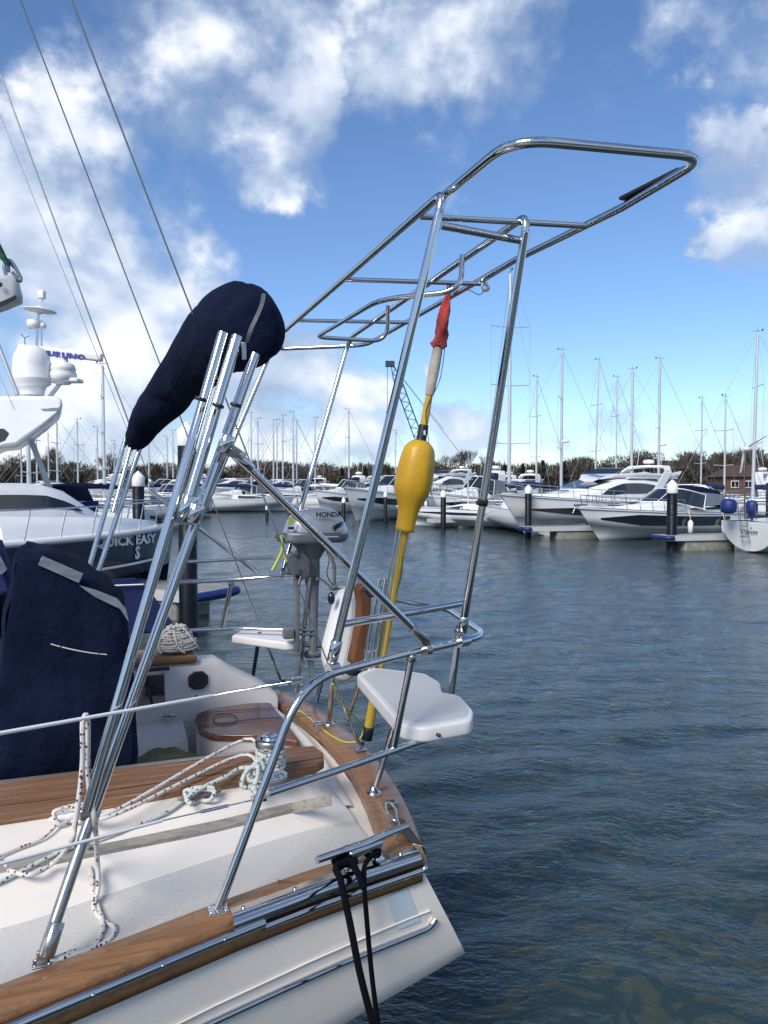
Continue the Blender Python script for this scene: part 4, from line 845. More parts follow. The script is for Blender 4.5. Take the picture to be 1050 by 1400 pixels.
# big motor yacht with radar arch at the left edge: hull mostly outside the view
def arch_yacht():
    Y = 13.5; base = atY(-60, 700, Y); base.z = 0; yaw = math.radians(125); Mx = Matrix.Translation(base + V3((-2.6, -1.5, 0))) @ Matrix.Rotation(yaw, 4, 'Z')
    root = empty('radar_arch_yacht', Matrix.Translation(base), 'large white motor yacht with radar arch and domes cut by the left edge', 'motor yacht')
    L = 11; rg, sh = hull_rings(L, 3.9, 1.6, 2.1, .12, 14); M2 = Matrix.Translation(base + V3((-4.8, -6.0, 0))) @ Matrix.Rotation(math.radians(100), 4, 'Z')
    m = MB(); m.loft(rg, False); m.add(rg[0], [tuple(range(len(rg[0])))]); part('hull', m.xf(M2), 'boatwhite', root)
    m = MB(); m.loft([[V3((x, b * .985 * q, z + .02)) for q in (-1, 0, 1)] for (x, b, z) in sh], False); part('deck', m.xf(M2), 'boatwhite', root)
    m = MB(); superstr(m, [(8, 1.0, 1.7, .8, 1.9), (6.5, 1.4, 1.7, 1.2, 3.1), (2, 1.4, 1.7, 1.2, 3.2)]); part('cabin', m.xf(M2), 'boatwhite', root)
    # arch wing, from px outline, real thickness along the view depth
    out = [(-80, 552), (0, 541), (40, 541), (72, 541), (84, 545), (86, 553), (82, 562), (62, 580), (35, 600), (20, 609), (0, 611), (-60, 640)]
    P = [atY(x, y, Y) for (x, y) in out]; m = MB(); m.prism(P, V3((-.82, 1.9, 0)), bev=.07); part('radar_arch', m, 'boatwhite', root)
    m = MB(); P = [atY(x, y, Y - .012) for (x, y) in ((55, 559), (80, 557), (83, 561), (60, 561.5))]; m.prism(P, V3((0, .02, 0))); part('navigation_light', m, 'steel_dull', root)
    m = MB(); P = [atY(x, y, Y - .012) for (x, y) in ((-40, 587), (5, 586), (12, 592), (6, 602), (-30, 615))]; m.prism(P, V3((0, .02, 0)), bev=0); part('arch_window', m, 'glass', root)
    def at(x, y, dy=.6): return atY(x, y, Y + dy)
    s_ = (Y + .6) / FPX
    # sat dome
    c = at(44, 540); m = MB(); R_ = 24.5 * s_; m.lathe(c, (0, 0, 1), [(R_ * .62, -.0), (R_ * .66, .10), (R_ * .72, .11), (R_ * .70, .14), (R_ * .98, .20), (R_ * 1.0, .27), (R_ * 1.02, .28), (R_ * 1.02, .30), (R_ * 1.0, .31), (R_, .56), (R_ * .94, .70), (R_ * .75, .82), (R_ * .4, .89), (.01, .91)], 28); part('satellite_dome', m, 'white', root)
    # radar scanner bar
    a = at(26, 476, .75); b = at(140, 489, .75); m = MB(); d = (b - a); R3 = Matrix(((d.normalized().x, 0, -d.normalized().z), (0, 1, 0), (d.normalized().z, 0, d.normalized().x))); m.box((a + b) / 2, (d.length, .16, .145), R3, bev=.03); rb = part('radar_scanner', m, 'white', root)
    t_ = text_mb('FURUNO', at(58, 485.8, .655), d, V3((0, 0, 1)), .135, .003, bold=.008, space=1.15); x1 = max((v - t_.v[0]).dot(d.normalized()) for v in t_.v); x0 = min((v - t_.v[0]).dot(d.normalized()) for v in t_.v)
    f = 58 * s_ / (x1 - x0); o_ = at(58, 485.8, .655); dn = d.normalized(); t_.v = [o_ + dn * (v - o_).dot(dn) * f + (v - o_ - dn * (v - o_).dot(dn)) for v in t_.v]; part('radar_lettering', t_, 'textblu', rb)
    c = at(86, 522, .75); m = MB(); m.lathe(c, (0, 0, 1), [(.12, -.05), (.17, 0), (.24, .04), (.25, .14), (.22, .2), (.24, .22), (.20, .32), (.1, .36), (.09, .50)], 20); m.box(c + V3((.05, 0, .02)), (.56, .3, .07), bev=.02); m.tube([c + V3((-.05, 0, -.03)), c + V3((-.25, 0, -.28))], .04, 8); part('radar_turret', m, 'white', root)
    m = MB(); p0 = at(49, 540, .7); p1 = at(54, 400, .7); m.tube([at(50, 480, .7), at(53, 430, .7)], .03, 8); m.tube([at(57, 478, .7), at(57, 437, .7)], .015, 6); m.tube([at(57, 540, .7), at(50, 470, .7)], .03, 8); pm = part('light_mast', m, 'steel', root)
    m = MB(); m.lathe(at(54, 425, .7), (0.1, 0, 1), [(.03, -.06), (.06, -.03), (.29, .0), (.29, .015), (.12, .05), (.05, .09)], 24); part('ground_plate', m, 'white', root)
    m = MB(); m.box(at(57, 403, .7), (.12, .12, .15), bev=.02); m.cyl(at(57, 412, .7), at(56, 408, .7), .03, n=8); part('anchor_light', m, 'white', root)
    m = MB(); m.lathe(at(38, 443, .7), (1, 0, .05), [(.02, 0), (.09, .02), (.09, .2), (.02, .22)], 14); m.lathe(at(57, 445, .7), (1, 0, .05), [(.05, 0), (.06, .05), (.02, .08)], 10); part('horn', m, 'white', root)
    m = MB(); m.tube([at(34, 475, .9), at(34, 461, .9)], .008, 4); m.tube([at(29, 457, .9), at(34, 462, .9), at(40, 459, .9)], .008, 4); part('wind_sensor', m, 'black', root)
    m = MB(); m.tube([at(38, 590, 1.2), at(68, 668, 1.2)], .055, 10); part('arch_leg', m, 'boatgrey', root)
arch_yacht()

# ================================================================= THE YACHT IN THE FOREGROUND
yacht = bthing('sailing_yacht', (-2.5, 1.17, 0), 'white sailing yacht stern with teak rails and steel gantry in foreground', 'sailing yacht')
WB = 2.336
def g(a):   # near gunwale (outer edge) in the yacht frame
    return float(np.interp(-a, [-.2, 0, .4, .73, 1.17, 1.34, 2, 3, 4.5, 6.5, 8.5, 10], [.05, 0, -.105, -.215, -.385, -.45, -.62, -.78, -.80, -.45, .35, 1.16]))
def sheer(a): return 1.10 + .018 * max(0, -a) ** 1.1
STN = [0, -.1, -.25, -.4, -.6, -.8, -1.0, -1.3, -1.7, -2.2, -3, -4, -5.2, -6.5, -7.8, -9, -9.9]
def hull_sec(a, shrink=0):
    v0 = g(a); b = 1.168 - v0; zb = float(np.interp(-a, [0, .5, 1.2, 2.5, 5, 8, 10], [.42, .24, .02, -.35, -.6, -.4, .3])); zt = sheer(a)
    half = []
    for t in np.linspace(0, 1, 13):
        # superellipse-like section: near vertical topside, quick turn at z=.7 then flat run
        zk = float(np.interp(-a, [0, 1.2, 3, 10], [.70, .52, .35, .5]))
        if t < .45: z = zt + (zk - zt) * t / .45; y = b * (1 - .062 * (t / .45) ** 2)
        else:
            u = (t - .45) / .55; z = zb + (zk - zb) * (1 - u) ** 1.05; y = b * (.938) * (1 - u ** 1.9) if u < 1 else 0
        half.append((y, z))
    def X(z, y=None): return (.165 * max(0, 1 + a / .6) * (1 - .8 * min(1, (zt - z) / .7)) * (1 - (1 - (b - y) / 1.0 if False else (y / max(b, .01))) ** 2) if y is not None else 0) + a + (.20 * (zt - z) / .4 if a > -.01 else .20 * (zt - z) / .4 * max(0, 1 + a / 1.0))
    L_ = [V3((X(z, y), 1.168 - y, z)) for y, z in half]; R_ = [V3((X(z, y), 1.168 + y, z)) for y, z in half[-2::-1]]
    return L_ + R_
m = MB(); rgs = [hull_sec(a) for a in STN]; m.loft(rgs, False); m.add(rgs[0], [tuple(range(len(rgs[0])))]); bpart('hull', m, 'gel', yacht)
# chrome strake and its recess along the topside
def side_pt(a, z, off=0):
    s = hull_sec(a)
    for i in range(12):
        if s[i].z >= z >= s[i + 1].z:
            u = (s[i].z - z) / max(1e-6, s[i].z - s[i + 1].z); p = s[i].lerp(s[i + 1], u); return V3((p.x, p.y - off, z))
    return V3((a, s[3].y - off, z))
P = [side_pt(a, .86 + (.045 if a > -.1 else 0) * ((a + .1) / .07) ** 2 * (1 if a > -.1 else 0), .008) for a in [-.045, -.06, -.08, -.1, -.15, -.25, -.4, -.6, -.8, -1, -1.4, -2, -3, -4]]
m = MB(); m.tube(P, .011, 8); bpart('steel_strake', m, 'steel', yacht)
m = MB(); P2 = [side_pt(a, z, .004) for (a, z) in ((-1.6, .90), (-1.2, .905), (-.8, .91), (-.5, .915), (-.3, .92), (-.15, .925), (-.05, .925))]; m.tube(P2, .0035, 6); bpart('strake_moulding', m, 'gel', yacht)
# pale sticker near the stern
m = MB(); q = [side_pt(a, z, .005) for (a, z) in ((-.175, 1.035), (-.09, 1.045), (-.10, .90), (-.19, .90))]; m.quad(*q); bpart('hull_sticker', m, 'pale', yacht)
t_ = text_mb('A123', q[3].lerp(q[2], .35) + V3((0, -.003, .015)), V3((1, .3, .05)), V3((0, 0, 1)), .012, .0005)

# cap rails (teak), rubbing band under them
A_IN = [0, -.1, -.25, -.45, -.7, -1.0, -1.35, -1.8, -2.5, -3.5]
def cap_strip(mb, o0, o1, z0, z1, As, far=False):
    rg = []
    for a in As:
        y0, y1 = g(a) + o0, g(a) + o1; zt = sheer(a)
        pts = [V3((a, y0, zt + z0)), V3((a, y0, zt + z1 - .008)), V3((a, y0 + .008, zt + z1)), V3((a, y1 - .008, zt + z1)), V3((a, y1, zt + z1 - .008)), V3((a, y1, zt + z0))]
        if far: pts = [V3((p.x, WB - p.y, p.z)) for p in pts]
        rg.append(pts)
    mb.loft(rg, True, 0, True)
for far in (False, True):
    m = MB(); cap_strip(m, -.012, .120, .0, .05, A_IN, far); bpart('cap_rail', m, 'teak', yacht)
    m = MB(); cap_strip(m, -.022, .02, -.05, -.002, A_IN, far); bpart('rubbing_strip', m, 'teak', yacht)
m = MB(); rr = []
for y in np.linspace(-.012, WB + .012, 15):
    c = .165 * (1 - ((y - 1.168) / 1.18) ** 2); rr.append([V3((.012 + c, y, 1.098)), V3((.012 + c, y, 1.145)), V3((.004 + c, y, 1.155)), V3((-.145 + c, y, 1.155)), V3((-.153 + c, y, 1.147)), V3((-.153 + c, y, 1.098))])
m.loft(rr, True, 0, True); bpart('transom_cap_rail', m, 'teak', yacht)
m = MB()
for a in np.linspace(-.35, -2.3, 9): m.lathe((a, g(a) + .06 + .02 * (int(a * 40) % 2), sheer(a) + .0502), (0, 0, 1), [(.007, 0), (.006, .0006), (.001, .0007)], 10)
bpart('teak_plug', m, 'teak_worn', yacht)
m = MB()
for a in (-.42, -1.45): m.tube([V3((a, g(a) - .01, sheer(a) + .0505)), V3((a - .12, g(a - .12) + .118, sheer(a - .12) + .0505))], .0012, 4)
bpart('scarf_joint', m, 'black', yacht)
# stainless rub rail and guard plate
m = MB(); m.tube([V3((a, g(a) - .028, sheer(a) + .012)) for a in np.linspace(-.62, -4, 20)], .014, 10); m.tube([V3((a, g(a) - .028, sheer(a) - .003)) for a in np.linspace(.0, -.62, 10)], .012, 10); m.ball((.004, -.028, 1.10), .013, 6); bpart('rub_rail', m, 'steel', yacht)
m = MB(); rg = []
for a in np.linspace(-.01, -.72, 14):
    y = g(a); z = sheer(a); rg.append([V3((a, y - .030, z + .020))] + [V3((a, y - .012 - .022 * math.cos(t), z + .036 + .022 * math.sin(t))) for t in np.linspace(-.5, PI / 2, 7)] + [V3((a, y + .035, z + .0585)), V3((a, y + .035, z + .0515))])
m.loft(rg, False, 0); 
for a in (-.08, -.3, -.5, -.68): m.lathe((a, g(a) + .018, sheer(a) + .0585), (0, 0, 1), [(.008, 0), (.007, .003), (.001, .004)], 8)
bpart('guard_plate', m, 'steel', yacht)
m = MB()
for a in np.linspace(-.75, -2.6, 11): m.lathe((a, g(a) - .042, sheer(a) + .014), (0, -1, .3), [(.006, 0), (.005, .003), (.001, .004)], 8)
bpart('rub_rail_screw', m, 'steel_dull', yacht)
# quarter plate at the corner
m = MB(); P = [V3((.018, .02, 1.158)), V3((-.012, .05, 1.1585)), V3((-.012, .24, 1.1585)), V3((.025, .27, 1.158))]; m.prism(P, V3((0, 0, .004))); m.prism([V3((.0195, .02, 1.155)), V3((.033, .27, 1.155)), V3((.047, .27, 1.09)), V3((.04, .02, 1.09))], V3((.004, 0, 0))); bpart('corner_plate', m, 'steel', yacht)

# deck surfaces: side deck (non-skid), sloping coaming, poop
def surf(mb, rows, mi=0): mb.loft(rows, False, mi)
AD = [-.12, -.205, -.3, -.45, -.6, -.8, -1.0, -1.3, -1.7, -2.2, -3, -3.6]
foot = lambda a: g(a) + .445
def coam(a):      # profile rows across: foot -> strip -> top -> cap outer
    e_ = max(0, min(1, (-a - .10) / .26)); e_ = e_ * e_ * (3 - 2 * e_)
    h = e_; f = foot(a)
    return [V3((a, g(a) + .112, sheer(a) + .035)), V3((a, g(a) + .125, sheer(a) + .012)), V3((a, f - .02, sheer(a) + .010)), V3((a, f, sheer(a) + .014 + .012 * h)), V3((a, f + .05, 1.12 + .075 * h)), V3((a, f + .13, 1.12 + .135 * h)), V3((a, max(f + .22, .42), 1.12 + .165 * h)), V3((a, max(.50, f + .28), 1.12 + .178 * h)), V3((a, max(.87, f + .3), 1.12 + .178 * h))]
for far in (False, True):
    for (i0, i1, nm, mt) in ((0, 3, 'side_deck', 'nonskid'), (3, 8, 'cockpit_coaming', 'gel')):
        rows = [[(V3((p.x, max(WB - p.y, 2.20), p.z)) if far else p) for p in coam(a)[i0:i1 + 1]] for a in AD]
        if nm == 'cockpit_coaming': rows = [r + [V3((r[-1].x, r[-1].y + (-.006 if far else .006), .70))] for r in rows]
        m = MB(); m.loft(rows, False); bpart(nm, m, mt, yacht)
# cockpit well: aft coaming, floor, bench, aft box
m = MB()
YI0, YI1 = .86, WB - .36
def aft_row(a, z): return [V3((a + .12 * (1 - ((y - 1.168) / 1.168) ** 2), y, min(z, float(np.interp(y, [.56, .70, .90, 1.1], [1.117, 1.117, 1.14, 1.19]))))) for y in (.56, .66, .8, 1.0, 1.3, 1.6, 1.9, 2.1, 2.25)]
m.loft([aft_row(a, z) for a, z in ((-.17, 1.11), (-.19, 1.15), (-.205, 1.175), (-.225, 1.18), (-.25, 1.18), (-.262, 1.17), (-.266, 1.15), (-.27, .75))], False)
bpart('aft_coaming', m, 'gel', yacht)
m = MB(); m.loft([[V3((a, y, 1.095)) for y in (.1, 1.17, 2.24)] for a in (-.01, -.4)], False); m.loft([[V3((.155 * (1 - ((y - 1.168) / 1.168) ** 2) - .005, y, 1.094)) for y in np.linspace(.02, 2.31, 12)], [V3((-.1, y, 1.0945)) for y in np.linspace(.02, 2.31, 12)]], False); bpart('poop_deck', m, 'gel', yacht)
m = MB(); m.box((-2.3, 1.2, .72), (4.2, 1.9, .06)); bpart('cockpit_sole', m, 'gel_in', yacht)
# far inner coaming (with aft slope)
m = MB(); prof = [(-3.6, 1.46), (-.74, 1.46), (-.46, 1.455), (-.42, 1.43), (-.36, 1.385), (-.24, 1.32), (-.16, 1.27), (-.10, 1.22)]
m.loft([[V3((a, 2.0, .75)), V3((a, 1.99, 1.12)), V3((a, 1.995, z - .02)), V3((a, 2.015, z)), V3((a, 2.20, z)), V3((a, 2.24, z - .03)), V3((a, 2.30, 1.12))] for a, z in prof], False); m.add([V3((-.10, 2.0, .75)), V3((-.10, 1.995, 1.2)), V3((-.10, 2.015, 1.22)), V3((-.1, 2.2, 1.22)), V3((-.1, 2.3, 1.12))], [(0, 1, 2, 3, 4)])
bpart('inner_coaming', m, 'gel_in', yacht)
m = MB(); m.box((-1.95, 2.11, 1.485), (2.75, .26, .045), bev=.012); bpart('far_coaming_cap', m, 'teak', yacht)
# bench with ledge and latch
m = MB(); m.loft([[V3((a, 1.99, 1.13)), V3((a, 1.72, 1.10)), V3((a, 1.69, 1.085)), V3((a, 1.66, 1.0)), V3((a, 1.64, .75))] for a in (-3.6, -1.5, -.72, -.66)], False); bpart('bench_seat', m, 'gel_in', yacht)
m = MB(); p = Lz(232, 988, 1.14); m.box((p.x, 1.955, 1.17), (.07, .012, .028), bev=.003); m.box((p.x, 1.945, 1.17), (.025, .02, .034), bev=.003); bpart('locker_latch', m, 'steel', yacht)
# aft helm seat box with teak lid
out_ = [(-.62, 1.62), (-.655, 1.75), (-.63, 1.93), (-.55, 2.0), (-.42, 2.0), (-.385, 2.0), (-.385, 1.5), (-.45, 1.34), (-.53, 1.42)]
TS = [Lz(x, y, 1.235) for (x, y) in ((265, 985), (270, 975), (290, 968), (340, 961), (400, 957), (440, 960), (440, 1010), (345, 1005), (290, 1004), (271, 996))]
TS = [V3((min(p.x, -.18), p.y, p.z)) for p in TS]
P = fillet([V3((p.x, p.y, 1.20)) for p in TS], .03, 3, True); ct = sum(P, V3()) / len(P); lk_ = [ct + (p - ct) * .95 for p in P]; m = MB(); m.prism(P, V3((0, 0, .035)), bev=.006); sl = bpart('seat_lid', m, 'teak_seat', yacht); m = MB(); m.loft([[V3((p.x, p.y, z)) for p in lk_] for z in (.75, 1.202)], True, 0, True); bpart('seat_locker', m, 'gel_in', yacht)
m = MB(); c_ = Lz(308, 983, 1.241); m.tube(spline([c_ + V3((.07 * math.cos(t) * (1 if abs(math.cos(t)) < .7 else .9), .09 * math.sin(t), 0)) for t in np.linspace(0, 2 * PI, 13)[:-1]], 3, True), .0025, 5, closed=True)
for (q0, q1) in (((272, 993), (345, 983)), ((345, 983), (425, 978)), ((280, 974), (400, 966))): m.tube([Lz(*q0, 1.241), Lz(*q1, 1.241)], .002, 4)
bpart('lid_seam', m, 'black', sl)
# speaker
c = Lv(271, 930, 1.985); m = MB(); oc = [V3((c.x + .062 * sx * math.cos(t), 1.99, c.z + .058 * math.sin(t))) for t, sx in [(math.radians(d), 1) for d in (25, 65, 115, 155, 205, 245, 295, 335)]]
m.prism(oc, V3((0, -.014, 0)), bev=.004); sp = bpart('speaker', m, 'blacksp', yacht)
m = MB(); m.lathe((c.x, 1.972, c.z), (0, -1, 0), [(.046, 0), (.046, .004), (.04, .005), (.034, -.006), (.012, -.012), (.010, -.006), (.001, -.004)], 20); bpart('speaker_cone', m, 'black', sp)
m = MB(); 
for sx in (-1, 1):
    for sz in (-1, 1): m.lathe((c.x + sx * .05, 1.974, c.z + sz * .042), (0, -1, 0), [(.005, 0), (.004, .003), (.001, .004)], 8)
bpart('speaker_screw', m, 'steel', sp)
m = MB(); q = Lv(269, 953, 1.985); m.lathe((q.x, 1.993, q.z), (0, -1, 0), [(.010, 0), (.008, .006), (.001, .007)], 10); bpart('drain_fitting', m, 'black', yacht)
# instrument recess forward of the speaker panel
a0 = Lv(228, 930, 1.98).x; m = MB(); m.box((a0 - .30, 1.978, 1.345), (.58, .016, .20), bev=.003); ip = bpart('instrument_panel', m, 'steel_dull', yacht)
m = MB(); q = Lv(212, 937, 1.965); m.box((q.x, 1.966, q.z), (.10, .012, .12), bev=.003); m.box((q.x, 1.966, q.z + .09), (.16, .012, .018)); bpart('instrument_screen', m, 'lit', ip)
m = MB(); m.tube(spline([Lv(196, 935, 1.96), Lv(203, 944, 1.93), Lv(208, 962, 1.94)], 6), .008, 8); bpart('instrument_cable', m, 'black', ip)
# near coaming teak cap
capP = [Lz(x, y, 1.325) for (x, y) in ((442, 1030), (443, 1040), (432, 1047), (330, 1063), (200, 1086), (90, 1102), (0, 1115), (-160, 1139), (-160, 1094), (0, 1072), (130, 1056), (280, 1038), (395, 1023), (430, 1021))]
m = MB(); m.prism([V3((p.x, p.y, 1.29)) for p in capP], V3((0, 0, .04)), bev=.008); bpart('coaming_cap', m, 'teak_worn', yacht)
m = MB(); a_ = Lz(35, 1098, 1.331); b_ = Lz(440, 1036, 1.331); m.tube([Lz(-60, 1109, 1.3305), a_, b_], .0016, 5); bpart('plank_seam', m, 'black', yacht)
# greyed teak strip along the coaming slope
def on_coam(a, t):
    r = coam(a)[3:8]; k = t * 4; i = min(int(k), 3); return r[i].lerp(r[i + 1], k - i)
def hit_coam(x, y):
    d = lray(x, y); best = None
    for s in np.linspace(1.2, 4.2, 900):
        p = CL + d * s
        if p.x > -.2 or p.x < -3.6: continue
        r = coam(p.x)
        for i in range(len(r) - 1):
            if r[i].y <= p.y <= r[i + 1].y:
                zz = r[i].z + (r[i + 1].z - r[i].z) * (p.y - r[i].y) / max(1e-6, r[i + 1].y - r[i].y)
                if p.z <= zz: return V3((p.x, p.y, zz))
    return CL + d * 3
up = [hit_coam(x, y) for (x, y) in ((-60, 1193), (60, 1173), (150, 1157), (300, 1127), (400, 1102), (452, 1090))]
lo = [hit_coam(x, y) for (x, y) in ((-60, 1206), (60, 1186), (150, 1168), (300, 1138), (400, 1112), (454, 1100))]
def dens(P, k=5): return [P[i].lerp(P[i + 1], j / k) for i in range(len(P) - 1) for j in range(k)] + [P[-1]]
m = MB(); U_ = dens(up); L_ = dens(lo); m.loft([[p + V3((0, 0, -.005)) for p in L_], [p + V3((0, 0, .014)) for p in L_], [p + V3((0, 0, .014)) for p in U_], [p + V3((0, 0, -.005)) for p in U_]], False, smooth=False); bpart('wooden_grab_strip', m, 'teak_grey', yacht)

# ---- cleats on the coaming
def horn_cleat(a, b, h, r, mt, nm='cleat', lab=None):
    a = V3(a); b = V3(b); c = (a + b) / 2; m = MB(); P = [a + V3((0, 0, h)), a.lerp(b, .2) + V3((0, 0, h * .92)), c + V3((0, 0, h * .85)), a.lerp(b, .8) + V3((0, 0, h * .92)), b + V3((0, 0, h))]
    m.tube(spline(P, 4), [r * .45] + [r * .8] * 3 + [r] * 3 + [r * 1.15] * 3 + [r] * 3 + [r * .8] * 3 + [r * .45], 12)
    for s in (.36, .64): q = a.lerp(b, s); m.lathe(q - V3((0, 0, .005)), (0, 0, 1), [(r * 1.3, 0), (r * .9, h * .25), (r * .7, h * .6), (r * .8, h * .9)], 12)
    return bpart(nm, m, mt, yacht, lab)
ca, cb = hit_coam(243, 1103), hit_coam(302, 1091); horn_cleat(ca, cb, .03, .012, 'purplecleat', lab='brown horn cleat below the winch')
cc, cd = hit_coam(67, 1133), hit_coam(125, 1118); horn_cleat(cc, cd, .03, .013, 'white', lab='white horn cleat near the steel poles')
# chrome mooring cleat on the cap rail corner
ka, kb = Lz(433, 1176, 1.235), Lz(556, 1130, 1.235); kc = (ka + kb) / 2; m = MB()
m.tube(spline([ka, ka.lerp(kb, .25) + V3((0, 0, -.002)), kc + V3((0, 0, -.006)), ka.lerp(kb, .75), kb], 4), [.013] * 2 + [.0135] * 3 + [.016] * 8 + [.0135] * 2 + [.013] * 2, 14)
kd = (kb - ka).normalized(); kn = V3((-kd.y, kd.x, 0))
m.box(kc + V3((0, 0, -.020)), (.15, .045, .03), Matrix.Rotation(math.atan2(kd.y, kd.x), 3, 'Z'), bev=.01)
for s_ in (.36, .66):
    q = ka.lerp(kb, s_); q.z = 1.155; m.lathe(q, (0, 0, 1), [(.028, 0), (.024, .01), (.014, .03), (.014, .07)], 14)
bpart('mooring_cleat', m, 'steel', yacht, 'polished mooring cleat at the stern corner')
m = MB(); e0 = Lz(548, 1132, 1.235)
sh0 = Lz(540, 1120, 1.19); m.tube(spline([Lz(527, 1100, 1.20), Lz(530, 1112, 1.22), Lz(541, 1122, 1.22), Lz(541, 1108, 1.21), Lz(533, 1098, 1.20)], 5, True), .006, 8, closed=True)
m.tube(spline([Lz(541, 1118, 1.2), Lz(546, 1135, 1.21), Lz(538, 1142, 1.21), Lz(533, 1128, 1.2)], 5, True), .006, 8, closed=True); m.box(Lz(534, 1100, 1.17), (.05, .03, .03), bev=.006); bpart('shackle', m, 'steel', yacht)

# ---- stainless work
RT = .0145
def foot_plate(mb, p, s=.032):
    mb.box(V3(p) + V3((0, 0, .003)), (s * 2, s * 1.7, .006), bev=.0025)
    for x in (-1, 1):
        for y in (-1, 1): mb.lathe(V3(p) + V3((x * s * .7, y * s * .55, .006)), (0, 0, 1), [(.005, 0), (.004, .003), (.001, .004)], 8)
ZR = 1.85
leg0 = Lz(298, 1245, 1.16)
top_pts = [leg0, Lz(407, 950, ZR - .06), Lz(421, 930, ZR), Lz(450, 915, ZR), Lz(560, 893, ZR), Lz(625, 877, ZR), Lz(652, 869, ZR), Lz(634, 851, ZR), Lz(600, 829, ZR), Lz(560, 822, ZR), Lz(513, 815, ZR)]
top_pts = [leg0, Lz(413, 931, ZR), Lz(560, 893, ZR), Lz(665, 869, ZR), Lz(611, 832, ZR), Lz(513, 815, ZR)]
m = MB(); m.tube(fillet(top_pts, [0, .16, 0, .13, .12, 0], 8), RT, 14); pr = bpart('pushpit_rail', m, 'steel', yacht)
m = MB(); foot_plate(m, leg0); bpart('foot_plate', m, 'steel', pr)
ZM = 1.46
m = MB(); m.tube(fillet([Lz(366, 1085, ZM), Lz(451, 1057, ZM), Lz(563, 1017, ZM), Lz(648, 992, ZM), Lz(627, 962, ZM)], [0, 0, 0, .08, 0], 6), RT * .95, 12); bpart('middle_rail', m, 'steel', yacht)
def stanch(p0, p1, plate=True, r=RT * .95):
    m = MB(); m.tube([p0, p1], r, 12)
    if plate: m.lathe(V3(p0), (0, 0, 1), [(.034, 0), (.034, .006), (.02, .010), (.018, .03), (.0145, .032)], 16)
    st = bpart('stanchion', m, 'steel', yacht)
    d = (V3(p1) - V3(p0)).normalized(); m = MB(); m.lathe(V3(p1) - d * .035, d, [(r * .98, 0), (r * 1.28, .002), (r * 1.28, .026), (r * 1.0, .03)], 14); bpart('tee_fitting', m, 'steel_dull', st)
    return st
stanch(Lz(511, 1084, 1.156), Lz(542, 980, 1.49))
stanch(Lz(538, 1025, ZM), Lz(564, 893, ZR), False)
stanch(Lz(616, 955, ZM + .01), Lz(628, 857, ZR), False, RT * 1.15)
stanch(Lz(450, 990, 1.156), Lz(455, 918, 1.60)); stanch(Lz(474, 985, 1.22), Lz(496, 922, 1.50), False); stanch(Lz(433, 958, 1.156), Lz(442, 922, 1.40), False)
# far side of the pushpit
farr = [Lv(245, 796, 2.28), Lv(330, 792, 2.26), Lv(390, 787, 2.10), Lv(425, 790, 1.95)]
m = MB(); m.tube(farr, RT, 12); m.tube([Lv(424, 789, 1.95), Lv(405, 945, 2.02)], RT, 12); bpart('pushpit_rail', m, 'steel', yacht)
m = MB(); m.tube([Lv(217, 864, 2.33), Lv(318, 859, 2.30), Lv(420, 862, 2.05)], RT * .9, 12); bpart('middle_rail', m, 'steel', yacht)
m = MB(); m.tube([Lv(257, 768, 2.3), Lv(375, 762, 2.2)], RT * .8, 12); bpart('gantry_crossbar', m, 'steel', yacht)
stanch(Lv(304, 858, 2.30), Lv(317, 794, 2.28), False); st_ = Lz(345, 930, 1.15); stanch(st_, Lv(355, 866, 2.28))
# far and near pushpit seats
def seat(outline, z, th, name_parent, edge='seat'):
    P = [Lz(x, y, z) for x, y in outline]; P = fillet([V3((p.x, p.y, z - th)) for p in P], .035, 4, True)
    m = MB(); m.prism(P, V3((0, 0, th)), bev=.014); s_ = bpart('pushpit_seat', m, 'seat', name_parent)
    c = sum(P, V3()) / len(P); Q = [c + (p - c) * .90 + V3((0, 0, th)) for p in P]; m = MB(); m.prism(Q, V3((0, 0, .0025)), bev=.001); bpart('seat_pad', m, 'seatpad', s_)
    return s_
so_ = seat([(487, 921), (508, 912), (580, 920), (601, 932), (606, 948), (629, 950), (648, 972), (645, 984), (580, 995), (548, 990)], 1.53, .065, yacht)
m = MB(); q = Lz(634, 995, 1.50); 
for (x, y) in ((600, 1005), (633, 995)): q = Lz(x, y, 1.495); m = MB(); m.lathe(q, (.3, -1, 0), [(.007, -.01), (.007, .006), (.001, .008)], 8); bpart('seat_screw', m, 'blacksp', so_)
P = [Lv(317, 850, 2.28), Lv(330, 846, 2.45), Lv(415, 843, 2.3), Lv(412, 862, 1.95), Lv(390, 860, 1.95)]; m = MB(); zz = 1.50; m.prism([V3((p.x, p.y, zz)) for p in P], V3((0, 0, .05)), bev=.012); bpart('pushpit_seat', m, 'seat', yacht)

# ---- gantry
ZG = 3.475
hoopA = [Lz(455, 914, ZR) + V3((0, 0, .035)), Lz(607, 262, ZG), Lz(378, 462, ZG), Lv(240, 790, 2.30)]
hoopB = [Lz(632, 876, ZR) + V3((0, 0, .035)), Lz(722, 293, ZG), Lz(478, 462, ZG + .0), Lv(384, 790, 2.12)]
RG = .0155
m = MB(); m.tube(fillet(hoopA, [0, .06, .12, 0], 7), RG, 14); hA = bpart('gantry_hoop', m, 'steel', yacht, 'forward gantry hoop')
m = MB(); m.tube(fillet(hoopB, [0, .07, .12, 0], 7), RG, 14); hB = bpart('gantry_hoop', m, 'steel', yacht, 'aft gantry hoop')
m = MB(); lp = [Lz(x, y, ZG + .012) for (x, y) in ((604, 270), (690, 201), (735, 194), (952, 213), (950, 233), (849, 277), (705, 350), (560, 434), (505, 472), (430, 473), (384, 477), (384, 460))]
